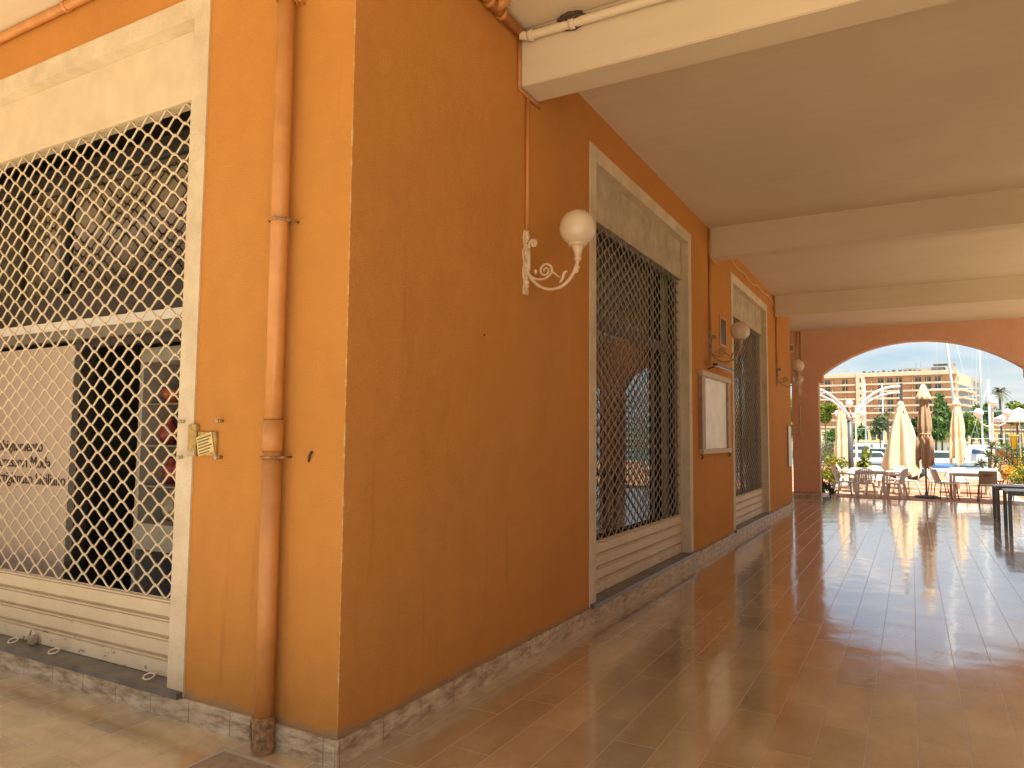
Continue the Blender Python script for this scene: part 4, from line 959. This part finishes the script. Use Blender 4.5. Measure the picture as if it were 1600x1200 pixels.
tree_px('tree', 1545, 628, 50, 662, 140, 'wide tree beneath the palm crown', M['leaf_mid'], 0.7, 1500, 7, group=GT)
tree_px('tree', 1590, 626, 50, 664, 160, 'light green tree mass at the right edge of the arch', M['leaf_yellow'], 0.8, 1800, 8, group=GT)
tree_px('tree', 1630, 622, 60, 670, 170, 'green tree just beyond the right edge', M['leaf_mid'], 0.9, 1500, 9, group=GT)
tree_px('tree', 1240, 620, 60, 690, 60, 'yellow green tree seen through the slit left of the pier', M['leaf_yellow'], 0.25, 2500, 31, PZ)
tree_px('tree', 1340, 660, 30, 690, 150, 'dim green tree below the hotel behind the grey post', M['leaf_mid'], 0.7, 700, 32, group=GT)
tree_px('tree', 1300, 668, 34, 692, 170, 'low bushy tree by the cream lodge', M['leaf_mid'], 0.7, 700, 33, group=GT)
def palm(px, ytop, wpx, d, label, seed, gz=-0.5, nf=26):
    rnd = random.Random(seed); b = ground(px, d, gz); top = zat(px, ytop, d); r = wpx/2*d/FPX
    e = empty('palm_tree', b, label, 'palm', 'palms'); hub = Vector((b.x, b.y, top-r*0.55))
    MB().tube([b, (b+hub)/2+Vector((r*0.05, 0, 0)), hub], [r*0.12, r*0.09, r*0.10], 10).build('trunk', M['bark'], e)
    mb = MB()
    for k in range(nf):
        a = 2*PI*k/nf*2.4; el = rnd.uniform(-0.35, 1.25); dr = Vector((math.cos(a)*math.cos(el), math.sin(a)*math.cos(el), math.sin(el)))
        pts = [hub+dr*(r*t)+Vector((0, 0, -0.55*r*t*t*(1.0))) for t in (0, .25, .5, .75, 1)]
        sd = dr.cross(Vector((0, 0, 1))).normalized() if abs(dr.z) < 0.99 else Vector((1, 0, 0))
        for i in range(18):
            t = i/18*4; j = int(t); q = pts[j].lerp(pts[min(4, j+1)], t-j); nx = (pts[min(4, j+1)]-pts[j]).normalized()
            for s in (-1, 1):
                tip = q+(sd*s*0.8+nx*0.7).normalized()*r*0.30*(1-0.5*abs(i/18-0.4))+Vector((0, 0, -0.08*r))
                mb.add([q, q+nx*r*0.045, tip], [(0, 1, 2)])
    mb.build('crown', M['leaf_palm'], e); return e
palm(1565, 602, 34, 120, 'tall palm standing above the trees at the right of the hotel', 1)
palm(1388, 640, 30, 75, 'small palm left of the cream parasol', 5, nf=18)
# shrubs, yucca, flowers near the arch
def shrub(name, px, d, w, h, label, mat, n, size, seed, extra=None, group=None, z0=PZ, cl=8):
    b = ground(px, d, z0); e = empty(name, b, label, 'shrub', group); mb = MB(); leaves(mb, b+Vector((0, 0, h*0.55)), (w/2, w/2, h*0.5), n, size, seed, cl); mb.build('foliage', mat, e)
    t = MB(); rnd = random.Random(seed)
    for k in range(5): t.tube([b, b+Vector((rnd.uniform(-.2, .2)*w, rnd.uniform(-.2, .2)*w, h*0.6))], 0.012, 5)
    t.build('stem', M['bark'], e)
    if extra:
        f = MB(); leaves(f, b+Vector((0, 0, h*0.6)), (w/2*1.02, w/2*1.02, h*0.5), extra[1], extra[2], seed+50, cl); fo = f.build('blossoms', M[extra[0]], e); fo['kind'] = 'stuff'
    return e
shrub('oleander', 1300, 24, 1.3, 1.05, 'light green leafy shrub with orange blossoms left of the grey post', M['leaf_yellow'], 1500, 0.09, 11, ('flower_orange', 130, 0.06))
shrub('shrub', 1293, 34, 1.6, 1.9, 'grey green feathery bush behind the flowering shrub', M['leaf_grey'], 1500, 0.1, 12)
shrub('shrub', 1281, 19.7, 0.62, 0.85, 'dark reddish leafed plant at the foot of the far pier', M['leaf_dark'], 900, 0.07, 13, ('flower_red', 40, 0.03))
shrub('shrub', 1296, 20.2, 0.42, 0.45, 'small dark plant with pink flowers beside the pier', M['leaf_dark'], 350, 0.06, 14, ('flower_pink', 25, 0.05))
shrub('shrub', 1350, 26, 0.75, 1.35, 'upright yellow green plant right of the dark grey post', M['leaf_yellow'], 500, 0.16, 15)
for i, (px, d, w_, h, fl, nm) in enumerate(((1562, 25.5, 1.1, 0.75, 'flower_orange', 'orange flowering bed plant at the foot of the railing'), (1588, 25, 1.2, 0.85, 'flower_yellow', 'yellow flowering bed plant at the right edge'), (1578, 28, 1.5, 1.25, 'flower_red', 'red flowered bush behind the orange and yellow plants'), (1610, 27, 1.6, 1.3, 'flower_yellow', 'yellow flowered bush beyond the right edge'))):
    shrub('flowering_plant', px, d, w_, h, nm, M['leaf_mid'] if i else M['leaf_yellow'], 700, 0.09, 40+i, (fl, 420, 0.08), 'flowering plants by the railing')
shrub('hedge', 1590, 45, 3.5, 1.6, 'clipped bright green hedge behind the iron railing', M['leaf_mid'], 2200, 0.13, 60, cl=22)
def yucca(px, d, label):
    b = ground(px, d, PZ); e = empty('yucca', b, label, 'plant'); mb = MB(); rnd = random.Random(7)
    t = MB()
    for (ox, hz) in ((0, 1.05), (0.22, 0.85), (-0.25, 0.75), (0.1, 1.35)):
        c = b+Vector((ox, 0, hz)); t.tube([b+Vector((ox*0.2, 0, 0.4)), c], 0.03, 8)
        for k in range(34):
            a = rnd.uniform(0, 2*PI); el = rnd.uniform(-0.3, 1.4); dr = Vector((math.cos(a)*math.cos(el), math.sin(a)*math.cos(el), math.sin(el))); L = rnd.uniform(0.28, 0.42)
            sd = dr.orthogonal().normalized()*0.022; mid = c+dr*L*0.5+Vector((0, 0, 0.02)); tip = c+dr*L-Vector((0, 0, 0.06))
            mb.add([c-sd*0.6, c+sd*0.6, mid+sd, tip, mid-sd], [(0, 1, 2, 3, 4)])
    mb.build('foliage', M['leaf_grey'], e); t.build('stem', M['bark'], e); return b
b = yucca(1544, 25.5, 'spiky yucca plant in a white pot behind the right group of chairs')
pt = MB().lathe([(0.001, 0.02), (0.16, 0.0), (0.24, 0.38), (0.26, 0.42), (0.23, 0.42), (0.20, 0.36), (0.001, 0.35)], b, 28).build('plant_pot', M['white_paint'])
tag(pt, 'round white pot holding the spiky yucca', 'plant pot')

# railing with lantern
ra = ground(1572, 26.6, PZ); rb = ground(1640, 26.0, PZ); dirr = (rb-ra); nb_ = 9
rl = empty('iron_railing', ra, 'tall thin black iron railing in front of the hedge at the right edge', 'railing')
for k in range(nb_):
    q = ra+dirr*(k/(nb_-1)); MB().tube([q, q+Vector((0, 0, 2.05))], 0.013, 6).build('upright', M['black'], rl)
for z in (0.15, 1.0, 1.95): MB().tube([ra+Vector((0, 0, z)), rb+Vector((0, 0, z))], 0.012, 6).build('rail', M['black'], rl)
q = at(1584, 690, 27.5)
yl = empty('yellow_lantern', q, 'bright yellow tapered hanging pot among the railing uprights', 'pot')
MB().lathe([(0.001, -0.28), (0.09, -0.28), (0.15, 0.2), (0.17, 0.22), (0.17, 0.26), (0.001, 0.26)], q, 12).build('body', M['yellow'], yl)
MB().bar(q+Vector((0, 0, 0.26)), q+Vector((0, 0, 0.5)), 0.02).build('hook', M['black'], yl)

# street lamps with white globes
def lamp_post(px, d, heads, label):
    b = ground(px, d, PZ); e = empty('lamp_post', b, label, 'street lamp', 'white globe street lamps')
    top = max(zat(h[0], h[1], d) for h in heads)
    MB().lathe([(0.001, 0), (0.16, 0), (0.14, 0.25), (0.08, 0.35), (0.07, 0.9), (0.09, 0.95), (0.055, 1.05), (0.045, (top-PZ)*0.75), (0.06, (top-PZ)*0.76), (0.03, (top-PZ)-0.15)], b, 16).build('post', M['white_paint'], e)
    for (hx, hy, rr) in heads:
        c = at(hx, hy, d); r = rr*d/FPX
        MB().sphere(c, r, 20, 14).build('globe', M['globe_white'], e)
        MB().lathe([(0.03, -r*1.35), (r*0.5, -r*0.95), (r*0.5, -r*0.85)], c, 14).build('cup', M['white_paint'], e)
        a = Vector((b.x, b.y, min(c.z-r*1.35, top-0.6)-0.25)); z_ = c-Vector((0, 0, r*1.35))
        if (Vector((c.x, c.y))-Vector((b.x, b.y))).length > 0.05:
            MB().tube([a, a.lerp(z_, 0.4)-Vector((0, 0, 0.16)), a.lerp(z_, 0.8)-Vector((0, 0, 0.16)), z_], 0.025, 8).build('arm', M['white_paint'], e)
lamp_post(1552, 30, [(1551, 628, 7), (1529, 645, 7), (1574, 645, 6.5)], 'white ornate lamp post with three globes at the right of the patio')
lamp_post(1338, 42, [(1327, 630, 5.5), (1348, 646, 5.5), (1309, 646, 5)], 'white lamp post with globes partly behind the dark grey post')

# ------------------------------------------------------------------ marina
def boat(px, d, L, rz, label, mast=0, cabin=True, tilt=0, ty=0, cover=False, kindname='motor_boat'):
    b = ground(px, d, -1.4); e = empty(kindname, b, label, 'boat', 'boats moored in the marina', rz)
    n = 12; vs = []; W = L*0.15
    for i in range(n+1):
        t = i/n; x = (t-0.5)*L; wd = W*(1-max(0, (t-0.55)/0.45)**2.2)*(0.85+0.15*min(1, t*4)); sh_ = 0.95+0.35*t*t
        vs += [Vector((x, -wd, sh_)), Vector((x, -wd*0.75, 0.1)), Vector((x, 0, -0.25)), Vector((x, wd*0.75, 0.1)), Vector((x, wd, sh_))]
    fs = [(i*5+k, (i+1)*5+k, (i+1)*5+k+1, i*5+k+1) for i in range(n) for k in range(4)]+[(i*5+4, (i+1)*5+4, (i+1)*5, i*5) for i in range(n)]+[(0, 1, 2, 3, 4)]
    MB().add(vs, fs).build('hull', M['hull'], e, world=False)
    if cabin:
        cb_ = MB(); z0, z1 = 1.0, 1.0+L*0.11
        poly = [(-L*0.28, z0), (L*0.2, z0+0.1), (L*0.08, z1), (-L*0.24, z1)]
        cb_.prism(poly, -W*0.62, W*0.62, lambda u, v, t: Vector((u, t, v))).build('cabin', M['hull'], e, world=False)
        MB().prism([(-L*0.22, z0+(z1-z0)*0.4), (L*0.11, z0+(z1-z0)*0.45), (L*0.075, z1-0.12), (-L*0.21, z1-0.12)], -W*0.635, W*0.635, lambda u, v, t: Vector((u, t, v))).build('window', M['window_dark'], e, world=False)
    MB().box(-L*0.49, L*0.3, -W*1.02, -W*0.985, 0.75, 0.85).box(-L*0.49, L*0.3, W*0.985, W*1.02, 0.75, 0.85).build('stripe', M['navy'], e, world=False)
    if cover: MB().tube([(-L*0.45, 0, 1.9), (-L*0.1, 0, 2.0), (L*0.1, 0, 1.9)], [0.15, 0.28, 0.15], 10).build('sail_cover', M['navy'], e, world=False)
    if mast:
        tx = math.sin(tilt)*mast
        MB().tube([(0.1*L, 0, 1), (0.1*L+tx, ty*mast, mast)], [0.13, 0.09], 10).build('mast', M['white_metal'], e, world=False)
        st = MB()
        for q in ((-0.48*L, 0, 1.1), (0.48*L, 0, 1.3), (0.1*L, -W, 1), (0.1*L, W, 1)): st.tube([q, (0.1*L+tx*0.97, ty*mast*0.97, mast*0.97)], 0.007, 4)
        st.build('stay', M['white_metal'], e, world=False)
        for f in (0.36, 0.66): sp = MB(); sp.bar((0.1*L+tx*f, -W*0.95+ty*mast*f, mast*f), (0.1*L+tx*f, W*0.95+ty*mast*f, mast*f), 0.06); sp.build('spreader', M['white_metal'], e, world=False)
    return e
boat(1360, 62, 8, 0.35, 'white motor boat with dark stripe behind the upright patio plant')
boat(1375, 78, 9, 2.8, 'white cabin boat farther out between post and cream parasol', cabin=True)
boat(1345, 95, 10, 0.2, 'distant white boat nearest the dark grey post')
boat(1470, 60, 9, 0.1, 'white flat cabin cruiser between beige and slim parasols', cabin=True)
boat(1507, 64, 12, 1.75, 'sailing yacht with a tall leaning mast in front of the hotel gable', mast=21, ty=0.075, kindname='sailing_yacht', cover=True)
boat(1541, 66, 12, 1.2, 'sailing yacht with a shorter thick white mast left of the palm', mast=8.5, kindname='sailing_yacht', cover=True)
boat(1534, 92, 12, 1.4, 'sailing yacht with a very tall thin mast reaching the top of the arch', mast=24, kindname='sailing_yacht')
boat(1570, 90, 11, 1.0, 'white yacht hull without a mast behind the iron railing', mast=0, kindname='sailing_yacht')
boat(1315, 70, 8, 2.9, 'white boat low behind the left chairs')
boat(1440, 85, 9, 0.4, 'white boat seen past the beige parasol')
boat(1352, 120, 11, 1.5, 'far yacht with a slim mast in front of the orange hotel', mast=13, kindname='sailing_yacht')
boat(1378, 130, 11, 1.3, 'farthest yacht with a short slim mast', mast=13, kindname='sailing_yacht')
# far shore buildings
def block(px0, px1, ytop, d, label, mat, depth=12, name='building', nwin=4, roofm=None, gz=-0.5):
    a = ground(px0, d, gz); b = ground(px1, d, gz); L = (b-a).length; h = zat((px0+px1)/2, ytop, d)-gz
    rz = math.atan2((b-a).y, (b-a).x); e = empty(name, a, label, 'building', None, rz)
    MB().box(0, L, 0, depth, 0, h).build('wall', mat, e, world=False)
    MB().box(-0.3, L+0.3, -0.3, depth+0.3, h, h+0.35).build('roof', roofm or M['hotel_band'], e, world=False)
    for k in range(nwin):
        x = L*(k+0.5)/nwin; MB().box(x-L*0.28/nwin, x+L*0.28/nwin, -0.06, 0.05, h*0.35, h*0.78).build('window', M['window_dark'], e, world=False)
    return e
block(1262, 1312, 668, 195, 'low cream lodge with a wide dark window at the left of the shore', M['hotel_band'], nwin=2)
block(1335, 1396, 668, 205, 'low yellow ochre building behind the moored boats', M['yellow_wall'], nwin=5)
block(1505, 1600, 672, 198, 'long low yellow building with dark openings at the right of the shore', M['yellow_wall'], nwin=9)
block(1590, 1680, 655, 230, 'orange house among trees beyond the right edge', M['hotel'], nwin=4)
structure('quay_wall', MB().box(-300, 500, 188.5, 190.5, -2, 0.9), M['quay'])

# hotel
dl, dr_ = 322.0, 289.0
A_ = ground(1258, dl, -0.5); B_ = ground(1497, dr_, -0.5); LH = (B_-A_).length; rz = math.atan2((B_-A_).y, (B_-A_).x)
ho = empty('hotel', A_, 'long orange hotel with cream balcony bands and rows of windows across the marina', 'hotel', None, rz)
zt = zat(1480, 576, dr_)+0.3; fl = 3.05
dv = (B_-A_).normalized()
def hb(mb, x0, x1, y0, y1, z0, z1): return mb.box(x0, x1, y0, y1, z0, z1)
hb(MB(), 0, LH, 0, 14, 0, zt-0.6).build('wall', M['hotel'], ho, world=False)
hb(MB(), -0.5, LH+0.5, -1.6, 14.5, zt-1.7, zt).build('cornice', M['hotel_band'], ho, world=False)
xt_ = (ground(1351, 312, -0.5)-A_).dot(dv)
zl = [zt-5.0-fl*k for k in range(9) if zt-5.0-fl*k > 1]
for z in zl:
    hb(hb(MB(), 0, xt_-2.0, -1.5, 0.0, z-0.30, z+0.42), xt_+1.6, LH, -1.5, 0.0, z-0.30, z+0.42).build('balcony_band', M['hotel_band'], ho, world=False)
hb(MB(), xt_-1.9, xt_+1.5, -1.9, 2, 0, zt+0.01).build('stair_tower', M['hotel_band'], ho, world=False)
tw = MB()
for z in zl: hb(tw, xt_-0.4, xt_+0.2, -1.95, -1.89, z+1.0, z+2.0)
hb(tw, xt_-0.4, xt_+0.2, -1.95, -1.89, zt-3.2, zt-2.2); tw.build('slit_window', M['window_dark'], ho, world=False)
nw = 0; random.seed(8)
for r_i, z in enumerate(zl):
    x = 3.0; kk = 0
    while x < LH-2:
        if not (xt_-4 < x < xt_+3.5) and kk % 4 != 3 and (r_i == 0 or random.random() < 0.72) and nw < 96:
            o = hb(MB(), x-1.05, x+1.05, -0.06, 0.04, z+0.75, z+2.5).build('window', M['window_dark'], ho, world=False); nw += 1
            hb(hb(MB(), x-0.05, x+0.05, -0.09, -0.061, z+0.75, z+2.5), x-1.05, x+1.05, -0.09, -0.062, z+1.9, z+1.98).build('mullion', M['hotel_band'], o, world=False)
        x += 3.5; kk += 1
dvd = MB()
for i in range(10):
    xx = 7+i*(LH-12)/9
    if not (xt_-3 < xx < xt_+3): hb(dvd, xx-0.07, xx+0.07, -1.0, 0, zl[-1], zt-1.8)
dvd.build('balcony_divider', M['hotel_band'], ho, world=False)
rf = MB(); random.seed(13)
hb(rf, LH-19, LH-4, 2, 10, zt, zt+1.6); hb(rf, LH-2.6, LH-0.4, -0.5, 8, zt, zt+2.6); hb(rf, LH-8, LH-0.2, 0, 9, zt+2.6, zt+2.9)
x1312 = (ground(1312, 318, -.5)-A_).dot(dv)
for i in range(6): hb(rf, x1312+i*1.0, x1312+0.12+i*1.0, 2, 2.12, zt, zt+2.0)
hb(rf, x1312, x1312+5.2, 2, 2.2, zt+1.1, zt+1.3); hb(rf, x1312, x1312+5.2, 2, 2.2, zt+1.9, zt+2.0)
rf.build('roof_housing', M['hotel_grey'], ho, world=False)
un = MB()
for i in range(12): u_ = LH-34+i*1.9+random.uniform(-.4, .4); hb(un, u_, u_+random.uniform(0.6, 1.3), 0.5, 2, zt, zt+random.uniform(0.5, 1.2))
hb(un, LH-14.2, LH-14.1, 3, 3.1, zt+1.6, zt+4); hb(un, LH-12.4, LH-12.3, 3, 3.1, zt+1.6, zt+4.5)
un.build('roof_unit', M['grey_metal'], ho, world=False)
# gable wing receding behind the corner
C_ = ground(1521, 309, -0.5); D_ = ground(1539, 330, -0.5)
def seg(a, b, name_w, mat, label=None):
    v = b-a; L = v.length; ang = math.atan2(v.y, v.x)-rz; off = a-A_
    ox = off.dot(dv); nrm = Vector((-dv.y, dv.x, 0)); oy = off.dot(nrm)
    Mt = Matrix.Translation((ox, oy, 0)) @ Matrix.Rotation(ang, 4, 'Z'); return Mt, L
Mt, L1 = seg(B_+dv*0.6, C_, '', None)
MB().box(0, L1, 0, 6, 0, zt-1.2, Mt).build('wing_wall', M['hotel_band'], ho, world=False)
for z in zl[1:]: MB().box(2, L1+0.5, -1.6, 0, z-0.4, z+0.5, Mt).build('wing_balcony', M['hotel_band'], ho, world=False)
wg = MB()
for z in zl[1:]: wg.box(3, L1-1, -0.05, 0.02, z+0.55, z+2.3, Mt)
for z in zl: wg.box(0.5, 2.0, -0.05, 0.02, z+0.7, z+2.4, Mt)
wg.build('wing_window', M['window_dark'], ho, world=False)
Mt, L2 = seg(C_, D_, '', None)
MB().box(0, L2, 0, 8, 0, zt-0.9, Mt).build('gable_wall', M['hotel_grey'], ho, world=False)
wg = MB()
for z in zl:
    for x in (L2*0.2, L2*0.5): wg.box(x, x+L2*0.13, -0.06, 0.02, z+0.5, z+2.4, Mt)
wg.box(L2*0.78, L2*0.92, -0.06, 0.02, zl[4], zt-2, Mt); wg.build('gable_window', M['window_dark'], ho, world=False)
# hills on the horizon
hl = MB(); vs = []; n = 60
for i in range(n+1):
    x = -900+i*45; h_ = 26+20*mn.noise(Vector((i*0.17, 3, 0)))+9*mn.noise(Vector((i*0.6, 8, 0)))
    vs += [Vector((x, 1100, -2)), Vector((x, 1250, h_)), Vector((x, 1500, -2))]
hl.add(vs, [(i*3+k, (i+1)*3+k, (i+1)*3+k+1, i*3+k+1) for i in range(n) for k in range(2)], True)
structure('hills', hl, plain('hazy_hill', (0.16, 0.20, 0.17), 0.95, var=0.2, scale=0.01))

# ------------------------------------------------------------------ the square behind and beside the camera (seen in reflections)
ob = empty('tiled_house', (-14, -16, 0), 'cream house with a clay tiled roof across the square', 'building')
MB().box(-90, -2, -37, -15, -0.12, 6.8).build('wall', M['hotel_band'], ob)
rr = MB(); rr.prism([(-14.6, 6.4), (-37.4, 6.4), (-26, 16.4)], -90.5, -1.5, lambda u, v, t: Vector((t, u, v)))
rr.build('roof', M['tiles'], ob)
rt_ = MB(); sl_ = math.atan2(3.5, 4.9)
for i in range(220):
    x = -90+i*0.4; rt_.tube([(x, -14.6, 6.45), (x, -26, 16.45)], 0.15, 6)
for k in range(30):
    t_ = k/30; rt_.box(-90.4, -1.9, -14.7-11.3*t_-0.03, -14.7-11.3*t_+0.03, 6.55+9.9*t_, 6.62+9.9*t_)
o = rt_.build('roof_tiles', M['tiles'], ob)
for x in (-45, -40, -35, -30, -25, -20, -15, -10, -5): MB().box(x-0.7, x+0.7, -15.03, -14.95, 3.9, 5.6).build('window', M['window_dark'], ob)
hs = empty('ochre_house', (30, 8, 0), 'ochre house across the square on the right', 'building')
MB().box(26, 36, -6, 26, -0.12, 6.5).build('wall', M['yellow_wall'], hs)
for y in range(-4, 25, 4): MB().box(25.95, 26.02, y-0.6, y+0.6, 1.2, 3.0).build('window', M['window_dark'], hs)
MB().box(25.6, 36.4, -6.4, 26.4, 6.5, 6.9).build('roof', M['hotel_band'], hs)
for i, (x, y, s, lab) in enumerate(((14, 6, 2.0, 'round street tree opposite the first side arch'), (15, 12.5, 2.3, 'round street tree opposite the second side arch'), (13, 19, 1.9, 'round street tree near the patio corner'), (18, 26, 2.6, 'leafy tree beyond the patio on the right'))):
    tree('street_tree', (x, y, -0.12), 4.6+s*0.4, (s, s, 1.5), lab, M['leaf_yellow'], 0.22, 1500, 70+i, group='street trees beside the arcade')
